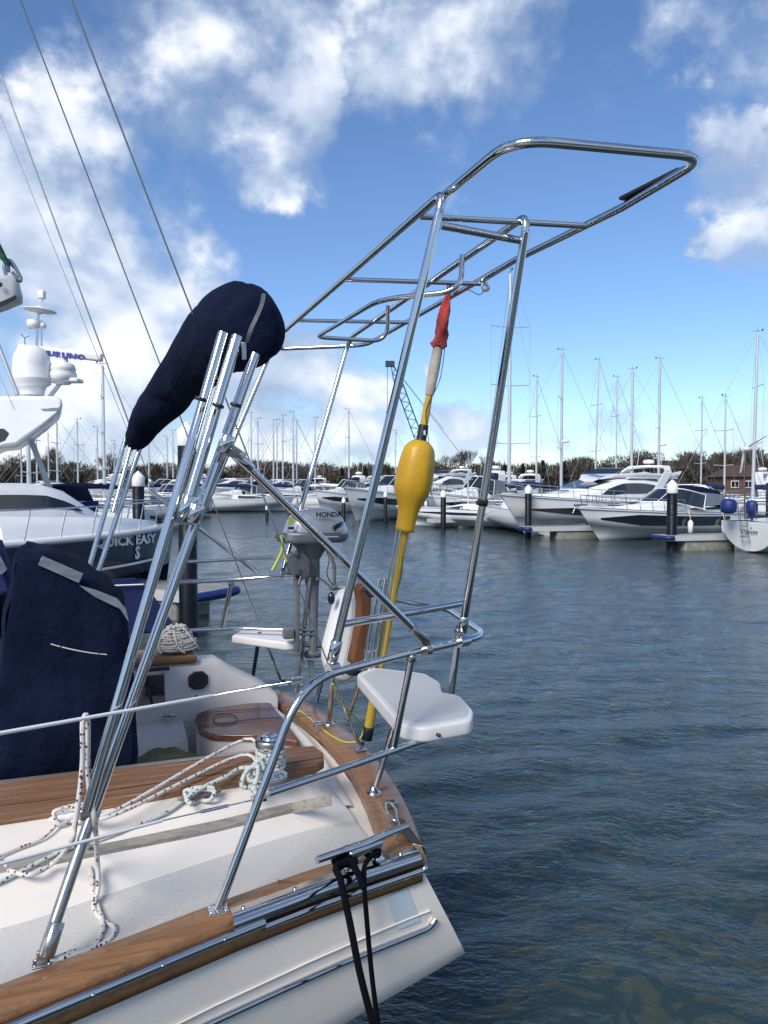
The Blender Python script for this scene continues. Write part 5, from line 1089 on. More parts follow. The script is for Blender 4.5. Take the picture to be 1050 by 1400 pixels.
lp = [Lz(x, y, ZG + .012) for (x, y) in ((604, 270), (700, 190), (966, 215), (850, 284), (705, 355), (500, 472), (382, 477), (387, 454))]
m.tube(fillet(lp, [0, .13, .10, 0, 0, .12, .06, 0], 9), RG * .95, 14); gf = bpart('gantry_frame', m, 'steel', yacht)
for (a, b) in (((575, 296), (802, 309)), ((472, 382), (657, 388)), ((408, 438), (562, 441))):
    m = MB(); m.tube([Lz(*a, ZG - .012), Lz(*b, ZG - .012)], RG * .72, 12); bpart('cross_tube', m, 'steel', gf)
m = MB(); m.tube([Lv(602, 308, -.11), Lv(712, 329, -.02)], RG * .9, 12); bpart('leg_brace', m, 'steel', gf)
m = MB(); m.tube([Lz(466, 854, ZR + .135), Lz(637, 824, ZR + .13)], RG * .95, 12); bpart('leg_brace', m, 'steel', gf)
# hanging basket under the frame
ZL = 3.28
bk_ = [Lz(632, 350, ZG - .02), Lz(633, 392, ZL + .03), Lz(600, 405, ZL), Lz(528, 408, ZL), Lz(438, 459, ZL), Lz(460, 465, ZL), Lz(512, 465, ZL), Lz(531, 448, ZL + .05), Lz(530, 418, ZG - .02)]
bk_ = [Lz(632, 350, ZG - .02), Lz(630, 398, ZL), Lz(520, 409, ZL), Lz(432, 461, ZL), Lz(530, 467, ZL), Lz(530, 418, ZG - .02)]
m = MB(); m.tube(fillet(bk_, [0, .10, .13, .07, .12, 0], 8), RG * .72, 12); bpart('hanging_bracket', m, 'steel', gf)
# dark solar panel clamps
for (a, b) in (((851, 277), (932, 237)), ((657, 388), (722, 349))):
    m = MB(); p, q = Lz(*a, ZG + .022), Lz(*b, ZG + .022); d = (q - p); R = Matrix.Rotation(math.atan2(d.y, d.x), 3, 'Z'); m.box((p + q) / 2 + V3((-.0, 0, .012)), (d.length, .035, .012), R, bev=.003); bpart('panel_clamp', m, 'black', gf)
m = MB(); p = Lz(664, 394, ZG - .025); m.ball(p, .022, 8, sc=(1, 1, .8)); m.cyl(p, p + V3((0, 0, .03)), .012, n=8); bpart('stern_light', m, 'white', gf)
m = MB(); m.tube(spline([Lz(664, 396, ZG - .03), Lz(655, 403, ZG - .06), Lz(645, 398, ZG - .05), Lz(640, 397, ZG - .02)], 5), .002, 5); bpart('light_wire', m, 'black', gf)
# sleeves and clamps
def sleeve(p, d, L, r): mb = MB(); d = V3(d).normalized(); mb.lathe(p, d, [(r * .9, -.002), (r, 0), (r, L), (r * .9, L + .002)], 16); return mb
dA = (hoopA[1] - hoopA[0]).normalized(); dB = (hoopB[1] - hoopB[0]).normalized()
m = sleeve(hoopA[0] - dA * .005, dA, .07, .020); m.tube([hoopA[0], hoopA[0] - V3((0, 0, .03))], .010, 10); m.lathe(V3((hoopA[0].x, hoopA[0].y, ZR)) - V3((.022, .01, 0)), (1, .35, 0), [(.021, 0), (.021, .045)], 14); bpart('rail_clamp', m, 'steel', hA)
m = sleeve(hoopB[0] - dB * .005, dB, .075, .020); m.box(hoopB[0] - V3((0, 0, .02)), (.025, .025, .04), bev=.004); m.lathe(V3((hoopB[0].x, hoopB[0].y, ZR)) - V3((.03, .03, 0)), (1, .5, 0), [(.021, 0), (.021, .06)], 14); bpart('rail_clamp', m, 'steel', hB)
pcl = hoopB[0].lerp(hoopB[1], .335); m = sleeve(pcl, dB, .022, .021); m.box(pcl + V3((-.02, -.015, .01)), (.025, .02, .02), bev=.004); bpart('leg_collar', m, 'black', hB)
# near diagonal strut
s0 = Lv(322, 621, -.07); s1 = Lz(583, 888, ZR) + V3((0, 0, .03)); m = MB(); m.tube([s0, s1], .0150, 14); dd = (s1 - s0).normalized()
strut = bpart('bimini_strut', m, 'steel', yacht, 'thick diagonal strut crossing in front of the gantry leg')
m = sleeve(s1 - dd * .10, dd, .095, .0195); m.box(s1 + V3((0, 0, -.0)), (.03, .02, .03), bev=.005); m.lathe(Lz(583, 889, ZR) - V3((.012, .006, 0)), (1, .45, 0), [(.022, 0), (.022, .028)], 14); bpart('strut_clamp', m, 'steel_dull', strut)
m = sleeve(s0 + dd * .0, dd, .07, .018); m.tube([s0, s0 + (V3((-.05, 0, .02)))], .012, 8); bpart('strut_eye', m, 'steel', strut)
f0 = Lv(205, 671, 2.45); f1 = Lv(352, 782, 2.27); m = MB(); m.tube([f0, f1], .0150, 12); bpart('bimini_strut', m, 'steel', yacht)

# ---- bimini hoops
VN, VF = -.12, 2.5
jn = Lv(122, 1122, -.12); bn_ = Lz(64, 1305, 1.19)
def npole(x0, y0, x1, y1, v0=VN, v1=VN, r=.0155): m = MB(); m.tube([Lv(x0, y0, v0), Lv(x1, y1, v1)], r, 14); return m
bj = bn_
m = npole(60, 1305, 124, 1118, bn_.y, -.13, .0175); pole0 = bpart('bimini_pole', m, 'steel_dull', yacht, 'lower pole running down to the deck')
m = MB(); q = Lz(58, 1318, 1.165); foot_plate(m, q, .026); m.box(q + V3((0, 0, .022)), (.03, .012, .035), bev=.004); m.lathe(q + V3((0, -.012, .03)), (0, 1, 0), [(.007, 0), (.007, .024)], 8); bpart('deck_hinge', m, 'steel_dull', pole0)
d_ = (Lv(124, 1118, -.13) - bn_).normalized(); m = sleeve(bn_ - d_ * .005, d_, .085, .022); bpart('pole_sleeve', m, 'steel_dull', pole0)
m = sleeve(Lv(121, 1129, -.13), d_, .055, .0235); m.box(Lv(119, 1112, -.13), (.045, .03, .035), bev=.008); bpart('pole_joint', m, 'steel_dull', pole0)
m = npole(127, 1110, 349, 484, -.13, .02, .0165); p3 = bpart('bimini_pole', m, 'steel', yacht, 'rightmost near hoop pole')
m = npole(119, 1108, 305, 455, -.16, -.04, .0165); p1 = bpart('bimini_pole', m, 'steel', yacht, 'leftmost near hoop pole')
m = npole(250, 710, 324, 460, -.11, -.04, .0185); p2 = bpart('bimini_pole', m, 'steel', yacht, 'middle near hoop pole')
dn_ = (Lv(320, 470, -.14) - Lv(252, 705, -.11)).normalized(); m = sleeve(Lv(250, 712, -.11), dn_, .08, .0225); bpart('pole_sleeve', m, 'steel', p2)
for (p_, x, y, v) in ((p1, 274, 547, -.16), (p2, 298, 556, -.135), (p3, 322, 555, -.12)):
    m = sleeve(Lv(x, y, v), dn_, .006, .0182); bpart('pole_seam', m, 'black', p_)
for (x, y, v) in ((266, 705, -.125), (308, 610, -.12)):
    c = Lv(x, y, v); m = sleeve(c - dn_ * .02, dn_, .055, .0225); e2 = Lv(x + (24 if y < 650 else -22), y + (12 if y < 650 else 6), v - .005); m.prism([c + V3((.0, 0, .022)), e2 + V3((0, 0, .012)), e2 + V3((0, 0, -.014)), c + V3((0, 0, -.03))], V3((0, .014, 0))); m.lathe(e2 + V3((0, -.012, 0)), (0, 1, 0), [(.010, 0), (.010, .035)], 12); bpart('pole_clamp', m, 'steel', p3)
# far poles
fb = Lv(118, 800, VF); 
for (xa, ya, xb, yb, lb) in ((118, 790, 172, 600, 'leftmost far hoop pole'), (130, 795, 192, 610, 'rightmost far hoop pole'), (155, 700, 181, 605, 'middle far hoop pole')):
    m = MB(); m.tube([Lv(xa, ya, VF - .1), Lv(xb, yb, VF)], .0155, 12); pp = bpart('bimini_pole', m, 'steel', yacht, lb)
m = MB(); m.tube([Lv(130, 795, VF - .1), Lv(100, 900, VF - .2)], .0155, 12); bpart('bimini_pole', m, 'steel', yacht, 'lowest far hoop pole')
# rolled bimini under its navy cover
def cover():
    A_ = [(186, 599, 15), (191, 590, 20), (203, 572, 25), (219, 551, 28), (237, 529, 32), (256, 508, 36), (274, 488, 41), (292, 469, 46), (308, 456, 52), (320, 446, 57), (329, 446, 57), (337, 447, 54), (343, 449, 49), (347, 451, 40), (348, 451, 8)]
    cs = [(Lv(x, y, float(np.interp(x, [165, 186, 205, 245, 288, 322, 349, 372], [2.72, 2.5, 2.28, 1.7, 1.0, .42, .0, -.22]))), r) for x, y, r in A_]; cs = [(Lv(181, 601, 2.62), 5)] + cs
    P = [c for c, r in cs]; rs = []
    for c, r in cs: rs.append(r / FPX * ((BM @ c) - CP).dot(CF))
    # densify
    Pd = spline(P, 6); t = np.linspace(0, len(rs) - 1, len(Pd)); rd = np.interp(t, range(len(rs)), rs)
    m = MB(); rings = []; ns_ = 40
    up_ = V3((0, 0, 1))
    for i, p in enumerate(Pd):
        T = (Pd[min(i + 1, len(Pd) - 1)] - Pd[max(0, i - 1)]).normalized(); T = (T * .6 + V3((.0, -1, .03)).normalized() * .4).normalized()
        u = (up_ - T * up_.dot(T)).normalized(); w = T.cross(u); ring = []
        for k in range(ns_):
            a = 2 * PI * k / ns_; r = rd[i]
            f = 1 + .09 * noise.noise(V3((math.cos(a) * 1.0, math.sin(a) * 1.0, i * .09)))
            tw = i * .5 + 1.6 * math.sin(a + .6) + 2.0 * noise.noise(V3((math.cos(a), math.sin(a), i * .06)))
            am = max(0, noise.noise(V3((math.cos(a) * .9 + 3, math.sin(a) * .9, i * .09))) + .38)
            f += .36 * (abs(math.sin(tw * .42)) ** .5 - .75) * am
            f -= .06 * max(0, math.cos((a - 1.2 + i * .02) * 3)) ** 12
            ring.append(p + (u * math.cos(a) * 1.05 + w * math.sin(a) * .92) * r * f)
        rings.append(ring)
    m.loft(rings, True, 0, True); return m
cv = bsolo('bimini_cover', cover(), 'navy', 'navy canvas cover zipped round the rolled bimini, resting on the steel poles', 'canvas cover')
# zip
zp = [Lv(x, y, v) for (x, y, v) in ((360, 402, -.30), (358, 415, -.335), (352, 430, -.36), (344, 447, -.37), (340, 458, -.37), (337, 468, -.36))]
m = MB(); rib = spline(zp, 6); m.loft([[p + V3((-.006, -.004, 0)) for p in rib], [p + V3((.006, -.006, 0)) for p in rib]], False); m.tube(rib, .0035, 6); 
z1 = bpart('zip', m, 'greymetal', cv)
m = MB(); m.prism([Lv(x, y, -.37) for (x, y) in ((330, 468), (336, 468), (337, 492), (331, 492))], V3((0, -.004, 0)), bev=.0015); bpart('zip_puller', m, 'steel_dull', z1)

# ---- backstays
def wire(mb, p, q, r=.0035, n=6): mb.tube([p, q], r, n)
MH = Lv(98 - 3000 / 2.59, -3000, .9)
b1 = Lz(494, 1025, 1.16); b2 = Lz(387, 937, 1.16)
e1 = La(349, 655, Lz(455, 925, 1.78).x - .4)
k1 = MB(); T1 = Lz(350, 655, 1) 
def stay(px0, py0, base, pxt, pyt, D):   # base point, top point at image (pxt,pyt) at depth D
    d = lray(pxt, pyt); return CL + d * D
t1 = stay(0, 0, b1, 98, 0, 2.75); m = MB(); m.tube([b1, t1], .0035, 8); x_ = t1 + (t1 - b1) * 1.6; m.tube([t1, x_], .0035, 8); bs1 = bpart('backstay', m, 'wire', yacht, 'right-hand backstay wire')
t2 = stay(0, 0, b2, 28, 0, 3.6); m = MB(); m.tube([b2, t2], .0035, 8); m.tube([t2, t2 + (t2 - b2) * 1.2], .0035, 8); bs2 = bpart('backstay', m, 'wire', yacht, 'left-hand backstay wire')
for (b_, t_, par) in ((b1, t1, bs1), (b2, t2, bs2)):
    d = (t_ - b_).normalized(); m = MB(); m.lathe(b_ + d * .04, d, [(.004, 0), (.010, .01), (.010, .10), (.006, .115), (.006, .15), (.010, .165), (.010, .27), (.004, .29)], 12); m.box(b_ + V3((0, 0, .015)), (.02, .012, .05), bev=.003); m.lathe(b_ + V3((0, -.018, .035)), (0, 1, 0), [(.012, 0), (.012, .036)], 12); m.box(b_ + V3((0, 0, .002)), (.06, .05, .006), bev=.002); bpart('turnbuckle', m, 'steel', par)
# ---- lifelines
p0 = Lv(-60, 1013, g(-1.5) + .05); p1 = Lv(330, 944, .05); p2 = Lz(414, 929, ZR - .0)
m = MB(); m.tube([p0, Lv(291, 951, .02)], .0055, 8); ll = bpart('lifeline', m, 'white', yacht, 'upper lifeline')
m = MB(); m.tube([Lv(291, 951, .02), p2], .0025, 6); d = (p2 - Lv(291, 951, .02)).normalized(); m.lathe(Lv(300, 949, .02), d, [(.004, 0), (.005, .01), (.005, .08), (.003, .09)], 8); m.lathe(Lv(345, 941, .04), d, [(.003, 0), (.007, .01), (.007, .07), (.004, .08)], 8); m.box(p2 - d * .02, (.04, .02, .025), bev=.004); bpart('lifeline_tensioner', m, 'steel', ll)
ql = Lz(362, 1090, ZM + .0); l0 = Lv(-60, 1197, g(-1.4) + .03); l1 = Lv(222, 1122, -.10)
m = MB(); m.tube([l0, l1], .0052, 8); lw = bpart('lifeline', m, 'white', yacht, 'lower lifeline')
m = MB(); m.tube([l1, ql], .0025, 6); d = (ql - l1).normalized(); m.lathe(l1.lerp(ql, .35), d, [(.003, 0), (.006, .01), (.006, .09), (.003, .1)], 8); m.box(ql - d * .02, (.05, .02, .02), bev=.004); bpart('lifeline_tensioner', m, 'steel', lw)

# ---- chocks and small stern fittings
m = MB(); q = Lz(437, 1000, 1.156); m.box(q + V3((0, 0, .02)), (.05, .012, .05), bev=.004); m.box(q + V3((.0, .04, .02)), (.05, .012, .05), bev=.004); bpart('stern_chock', m, 'steel', yacht)

# ---- bathing ladder folded up behind the transom
lad = []
m = MB()
for (x0, x1) in ((519, 494), (527, 502), (535, 508)): m.tube([Lv(x0, 792, 1.25), Lv(x1, 925, 1.25)], .011, 10)
for k in range(3):
    y = 815 + k * 38; x = 517 - (y - 792) * .19; m.tube([Lv(x, y, 1.25), Lv(x + 15, y - 2, 1.25)], .009, 8)
bpart('boarding_ladder', m, 'steel', yacht)
# ================================================================= loose things on the yacht
# winch
wz = 1.33; wc = Lz(370, 1062, wz)
win = bthing('winch', wc, 'chrome sheet winch wrapped with pale green rope on near teak coaming', 'winch')
m = MB(); m.lathe(wc, (0, 0, 1), [(.068, 0), (.070, .006), (.066, .016), (.052, .024), (.046, .05), (.042, .08), (.046, .11), (.058, .125), (.060, .128)], 32); bpart('drum', m, 'steel', win)
m = MB(); m.lathe(wc + V3((0, 0, .128)), (0, 0, 1), [(.058, 0), (.060, .006), (.060, .022), (.055, .028), (.040, .029)], 32); bpart('self_tailing_ring', m, 'steel_dull', win)
m = MB(); m.lathe(wc + V3((0, 0, .157)), (0, 0, 1), [(.040, 0), (.038, .010), (.018, .014), (.016, .006), (.006, .006)], 24); bpart('winch_cap', m, 'steel', win)
def coil(mb, c, r0, z0, turns, dz, rr, jit=.003, seed=1, start=0, r1=None):
    r = random.Random(seed); P = []; N = int(turns * 16)
    for i in range(N + 1):
        a = start + 2 * PI * i / 16; f = i / N; R_ = r0 if r1 is None else r0 + (r1 - r0) * f; P.append(V3(c) + V3(((R_ + r.gauss(0, jit)) * math.cos(a), (R_ + r.gauss(0, jit)) * math.sin(a), z0 + dz * f * turns + r.gauss(0, jit * .4))))
    mb.tube(spline(P, 2), rr, 8); return P
m = MB(); coil(m, wc, .054, .034, 5, .0150, .0080, .0015, 3)
# hitch of rope standing off the drum
for sd in range(3):
    r = random.Random(sd + 20); c = wc + V3((-.05 - sd * .022, -.058 - .01 * sd, .07 - .015 * sd)); pts = [c + V3((math.cos(t) * .028 + r.gauss(0, .004), math.sin(t) * .012 + r.gauss(0, .003), math.sin(t + .5) * .034 + r.gauss(0, .004))) for t in np.linspace(0, 2 * PI, 9)[:-1]]; m.tube(spline(pts, 4, True), .0088, 8, closed=True)
rp = spline([wc + V3((-.05, -.05, .06)), Lz(330, 1050, 1.36), Lz(310, 1061, 1.35), Lz(275, 1078, 1.335), Lz(256, 1091, 1.32), Lz(262, 1100, 1.31)], 6); m.tube(rp, .0084, 8)
m.tube(spline([wc + V3((-.06, -.07, .05)), Lz(343, 1065, 1.34), Lz(345, 1080, 1.33), Lz(352, 1085, 1.33)], 6), .0084, 8); m.ball(Lz(347, 1079, 1.335), .016, 6)
cm = (ca + cb) / 2
for sd in range(4):
    s = -1 if sd % 2 else 1; r = random.Random(sd); pts = [cm + V3((.055, s * .012, .03 + sd * .006)), cm + V3((0, 0, .045 + sd * .004)), cm + V3((-.055, -s * .012, .03 + sd * .005)), cm + V3((-.03, -s * .028, .012)), cm + V3((.03, s * .028, .012))]; m.tube(spline(pts, 5, True), .0078, 8, closed=True)
m.tube(spline([cm + V3((-.05, 0, .03)), hit_coam(232, 1112) + V3((0, 0, .01)), hit_coam(180, 1135) + V3((0, 0, .01)), hit_coam(90, 1170) + V3((0, 0, .02)), hit_coam(0, 1212) + V3((0, 0, .012)), hit_coam(-50, 1225) + V3((0, 0, .01))], 6), .0074, 8)
bsolo('sheet_rope', m, 'ropeg', 'pale green flecked rope hitched round the winch and the brown cleat', 'rope')
# furling line pair running forward from the winch
m = MB()
for k, (o) in enumerate((0, 9)):
    m.tube(spline([wc + V3((-.05, -.02, .06 - .03 * k)), Lz(334 - 6 * k, 1011 + 22 * k, 1.40 - .03 * k), Lz(160 + 2 * k, 1107 + 5 * k, 1.335), hit_coam(112, 1129 + o * .3) + V3((0, 0, .035))], 6), .0074, 8)
cm2 = (cc + cd) / 2
for sd in range(5):
    s = -1 if sd % 2 else 1; pts = [cm2 + V3((.055, s * .012, .03 + sd * .006)), cm2 + V3((0, 0, .045 + sd * .004)), cm2 + V3((-.055, -s * .012, .03 + sd * .005)), cm2 + V3((-.03, -s * .03, .012)), cm2 + V3((.03, s * .03, .012))]; m.tube(spline(pts, 5, True), .0074, 8, closed=True)
m.tube(spline([cm2 + V3((-.03, 0, .04)), hit_coam(90, 1120) + V3((0, 0, .02)), hit_coam(60, 1150) + V3((0, 0, .012)), hit_coam(20, 1166) + V3((0, 0, .01)), hit_coam(-4, 1178) + V3((0, 0, .01)), hit_coam(10, 1190) + V3((0, 0, .01))], 6), .0054, 8)
bsolo('furling_line', m, 'ropew', 'pair of white flecked lines from the winch to the white cleat', 'rope')
# rope tail over the upper lifeline
m = MB(); vv = -.19
m.tube(spline([Lv(117, 977, vv + .01), Lv(113, 990, vv - .01), Lv(113, 1040, vv), Lv(108, 1090, vv), Lv(102, 1130, vv), Lv(97, 1152, vv + .02), Lz(75, 1178, 1.28), Lz(40, 1196, 1.26), Lz(0, 1186, 1.26), Lz(-30, 1180, 1.26)], 8), .0080, 8)
m.tube(spline([Lv(117, 977, vv + .01), Lv(120, 990, vv + .02), Lv(120, 1040, vv + .03), Lv(122, 1075, vv + .04), Lv(126, 1100, vv + .03), Lv(130, 1130, vv + .05), Lz(133, 1175, 1.26), Lz(134, 1215, 1.18), Lz(128, 1240, 1.14), Lz(140, 1258, 1.135), Lz(156, 1268, 1.135), Lz(152, 1282, 1.135), Lz(130, 1296, 1.135), Lz(100, 1302, 1.16), Lz(74, 1312, 1.17)], 8), .0080, 8)
m.tube(spline([Lv(119, 1120, vv + .05), Lz(120, 1160, 1.26), Lz(126, 1200, 1.2), Lz(131, 1230, 1.14), Lz(141, 1262, 1.14), Lz(137, 1280, 1.135), Lz(126, 1298, 1.14), Lz(90, 1309, 1.165), Lz(68, 1313, 1.17)], 8), .0080, 8)
bsolo('hanging_rope', m, 'ropew', 'white rope with red flecks hung over upper lifeline, trailing on side deck', 'rope')
# black mooring ropes from the stern cleat
def mooring(x0, pts, lab, r=.0115):
    m = MB(); q = ka.lerp(kb, x0); lo_ = [V3((q.x, q.y, 1.19)) + V3((.026 * math.cos(t), .026 * math.sin(t), .008 * math.sin(t * 1.5))) for t in np.linspace(0, 4 * PI, 17)]
    m.tube(spline(lo_, 3), r * .8, 8); m.tube(spline([lo_[-1]] + pts, 7), r, 10); return bsolo('mooring_rope', m, 'ropeb', lab, 'rope', 'black mooring ropes')
def hp(x, y, v): return Lv(x, y, v)
mooring(.33, [hp(460, 1185, -.10), hp(466, 1205, -.20), hp(478, 1260, -.26), hp(492, 1330, -.30), hp(512, 1410, -.34), hp(520, 1450, -.36)], 'thicker black mooring rope from left foot of polished cleat')
mooring(.60, [hp(500, 1180, -.05), hp(498, 1205, -.14), hp(500, 1240, -.17), hp(508, 1330, -.2), hp(518, 1410, -.24), hp(522, 1450, -.26)], 'thinner black mooring rope from the right foot of polished cleat', .0085)
m = MB(); m.tube(spline([hp(455, 1180, -.06), hp(480, 1165, -.04), hp(505, 1158, -.02), hp(518, 1168, 0)], 5), .012, 8); m.tube(spline([hp(460, 1190, -.09), hp(478, 1176, -.08), hp(490, 1196, -.13), hp(497, 1215, -.16)], 5), .011, 8); bsolo('rope_lashing', m, 'ropeb', 'black rope turns lashed across the foot of polished cleat', 'rope')
# rope heap on the far winch
m = MB(); hc = Lv(241, 897, 2.12); hc.z = 1.51
m.lathe(hc, (0, 0, 1), [(.075, 0), (.07, .05), (.045, .12), (.035, .15)], 18, mi=0)
coil(m, hc, .118, .012, 4, .014, .0075, .005, 8, 0, .105); coil(m, hc, .100, .055, 4, .013, .0075, .005, 9, .5, .080); coil(m, hc, .082, .10, 4, .013, .0075, .005, 10, 1, .045); coil(m, hc, .09, .03, 6, .014, .0075, .007, 12, 1.4, .05)
for sd in range(6):
    a = sd * 1.05 + .3; pts = [hc + V3((.03 * math.cos(a), .03 * math.sin(a), .155)), hc + V3((.075 * math.cos(a), .075 * math.sin(a), .12)), hc + V3((.12 * math.cos(a + .2), .12 * math.sin(a + .2), .05)), hc + V3((.13 * math.cos(a + .5), .13 * math.sin(a + .5), .01))]; m.tube(spline(pts, 5), .0075, 7)
bsolo('coiled_rope', m, 'ropepil', 'heap of grey white rope coiled over the winch on the far coaming', 'rope')
# khaki cloth on the cockpit floor
m = MB(); c = Lz(222, 1040, 1.12); rr = []
for i in range(15):
    t = i / 14; rr.append([V3((c.x - .22 + .44 * t, c.y + (j / 10 - .5) * .3, 1.06 + max(0, math.sin(PI * t)) ** .6 * math.sin(PI * j / 10) * (.11 + .06 * noise.noise(V3((t * 4, j * .5, 1)))) )) for j in range(11)])
m.loft(rr, False); bsolo('khaki_cloth', m, 'khaki', 'crumpled khaki cloth in the cockpit behind the coaming', 'cloth')
# navy wheel / cockpit canvas
def canvas_box():
    v0 = .92; out = [(-6, 1075), (-10, 990), (0, 880), (12, 800), (18, 764), (30, 755), (62, 761), (112, 786), (150, 812), (170, 838), (179, 880), (184, 960), (186, 1048), (150, 1053), (80, 1063)]
    F = [Lv(x, y, v0) for x, y in out]; rings = []
    c = sum(F, V3()) / len(F); Fd = spline(F, 4, True)
    for (s, dv) in ((.93, -.02), (1.0, .03), (1.01, .2), (1.0, .45), (.97, .75), (.9, .82)):
        ring = []
        for i, p in enumerate(Fd):
            q = c + (p - c) * s; w = .03 * noise.noise(V3((i * .35, dv * 3, 2))); q = q + (p - c).normalized() * w; ring.append(V3((q.x, v0 + dv, q.z)))
        rings.append(ring)
    m = MB(); m.loft(rings, True)
    # front face as a creased sheet
    n = len(Fd); ctr = []
    for k in (0, .2, .4, .6, .8, 1):
        ctr.append([V3(((c + (p - c) * .93).lerp(c, k))) + V3((0, -.035 * abs(noise.noise(V3((p.x * 5 + k, p.z * 1.2, k * 1.2)))) - .02 * k, 0)) + V3((0, v0 - .02 - c.y, 0)) * (0 if k else 0) for p in Fd])
    ctr = [[V3((p.x, v0 - .02 - .09 * abs(noise.noise(V3((p.x * 5.5 + p.z * .8, p.z * 1.1, 3)))) ** .7 * min(1, k * 4), p.z)) for p in r_] for k, r_ in zip((0, .2, .4, .6, .8, 1), ctr)]
    m.loft(ctr[::-1], True); m.add(rings[-1], [tuple(range(n))]); return m
cvs = bsolo('cockpit_canvas', canvas_box(), 'navy', 'large navy canvas cover over the steering position behind the coaming', 'canvas cover')
m = MB(); q = [Lv(x, y, .885) for (x, y) in ((58, 760), (114, 784), (108, 797), (52, 772))]; m.prism(q, V3((0, -.008, 0)), bev=.002); bpart('clear_strip', m, 'vinyl', cvs)
m = MB(); q = [Lv(x, y, .882) for (x, y) in ((108, 800), (130, 806), (160, 818), (172, 832), (176, 850), (164, 832), (130, 816))]; m.prism(q, V3((0, -.008, 0))); bpart('window_flap', m, 'vinyl', cvs)
m = MB(); m.tube(spline([Lv(68, 880, .845), Lv(90, 886, .84), Lv(120, 892, .84), Lv(146, 895, .85)], 5), .0025, 6); bpart('canvas_cord', m, 'ropew', cvs)
# second navy canvas with window at the left edge, and the lee cloth on the far rail
m = MB(); P = [Lv(x, y, 2.3) for (x, y) in ((-60, 745), (-5, 742), (6, 770), (16, 812), (-60, 830))]; m.prism(P, V3((0, .3, 0)), bev=.03); dg_ = bsolo('sprayhood', m, 'navy2', 'blue canvas sprayhood with clear window cut by the left edge', 'sprayhood')
m = MB(); q = [Lv(x, y, 2.285) for (x, y) in ((-20, 752), (-2, 756), (10, 778), (2, 786), (-20, 770))]; m.prism(q, V3((0, -.004, 0))); bpart('clear_window', m, 'vinyl', dg_)
m = MB(); lc = [(112, 795, 0), (150, 792, 1), (185, 790, 0), (205, 808, 1), (225, 835, 0), (243, 862, 0), (200, 866, 1), (150, 868, 0), (112, 870, 0)]; P = [Lv(x, y, 2.42 + .008 * b) for x, y, b in lc]; m.prism(P, V3((0, .012, 0)), bev=.004); lcl = bsolo('lee_cloth', m, 'navy2', 'blue lee cloth laced to the far guard rail behind the coiled rope', 'lee cloth')
m = MB(); m.tube([Lv(144, 801, 2.405), Lv(196, 799, 2.405)], .0045, 8); bpart('lacing', m, 'textwht', lcl)

# ---------------- danbuoy
db0, db1 = Lv(501, 1012, 1.32), Lv(614, 392, 1.10)
def dbp(y):   # point on the pole at image row y
    lo_, hi_ = 0., 1.
    for _ in range(40):
        mid = (lo_ + hi_) / 2; w = BM @ db0.lerp(db1, mid); q = w - CP; yy = 700 - FPX * q.dot(CU) / q.dot(CF)
        if yy > y: lo_ = mid
        else: hi_ = mid
    return db0.lerp(db1, mid)
dbuoy = bthing('danbuoy', db0, 'yellow danbuoy pole with long yellow float and furled red flag', 'danbuoy')
dd_ = (db1 - db0).normalized()
m = MB(); m.tube([dbp(1008), dbp(560), dbp(480), dbp(400)], [.026, .020, .013, .008], 14); bpart('pole', m, 'yellowp', dbuoy)
m = MB(); m.lathe(dbp(1012), dd_, [(.018, 0), (.0295, .005), (.0295, .075), (.028, .077)], 16); bpart('pole_end', m, 'black', dbuoy); m = MB(); m.lathe(dbp(399), dd_, [(.0125, 0), (.0125, .035), (.009, .04)], 12); bpart('pole_end', m, 'black', dbuoy)
fb0, fb1 = dbp(727), dbp(602); fl = (fb1 - fb0).length; ps = (BM @ fb0 - CP).dot(CF) / FPX
fpro = [(.012, 0), (.0125, 0.0), (.95 * 14 * ps, .01), (12.8 * ps, .05), (13 * ps, .14), (14 * ps, .24), (17.5 * ps, .32), (22.5 * ps, .40), (25.3 * ps, .47), (25.6 * ps, .55), (25.2 * ps, .66), (24 * ps, .78), (21.5 * ps, .89), (18.5 * ps, .955), (16.5 * ps, .985), (12 * ps, 1.0), (.01, 1.0)]
m = MB(); fpp = []
hs = np.array([p[1] for p in fpro]); rs_ = np.array([p[0] for p in fpro]); hh = np.concatenate([[0], np.linspace(.01, .985, 30), [1.0, 1.0]]); rr_ = np.interp(hh, hs[2:], rs_[2:]); rr_[1:-1] = np.convolve(np.pad(rr_[1:-1], 2, mode='edge'), [.12, .24, .28, .24, .12], 'valid'); rr_[-2] = .6 * rr_[-3]; rr_[0] = .012; rr_[-1] = .012
u = dd_.orthogonal().normalized(); w = dd_.cross(u); rings = []
for h_, r in zip(hh, rr_):
    rg_ = []
    for k in range(36):
        a = 2 * PI * k / 36; rg_.append(fb0 + dd_ * fl * h_ + (u * math.cos(a) + w * math.sin(a)) * r * (1 + .018 * math.cos(6 * a) * (1 if .25 < h_ < .95 else .3)))
    rings.append(rg_)
m.loft(rings, True, 0, True); bpart('float', m, 'yellow', dbuoy)
m = MB(); m.lathe(dbp(604), dd_, [(.034, 0), (.028, .012), (.0265, .02), (.0255, .085), (.024, .09)], 16); col = bpart('collar', m, 'black', dbuoy)
m = MB(); q = dbp(592) + V3((0, -.028, 0)); m.box(q, (.010, .003, .024)); bpart('collar_mark', m, 'textwht', col)
m = MB(); m.tube([dbp(540), dbp(530), dbp(500), dbp(475), dbp(466)], [.023, .026, .029, .026, .020], 14); m.add([], []); bpart('flag_sleeve', m, 'cloth', dbuoy)
m = MB(); rings = []
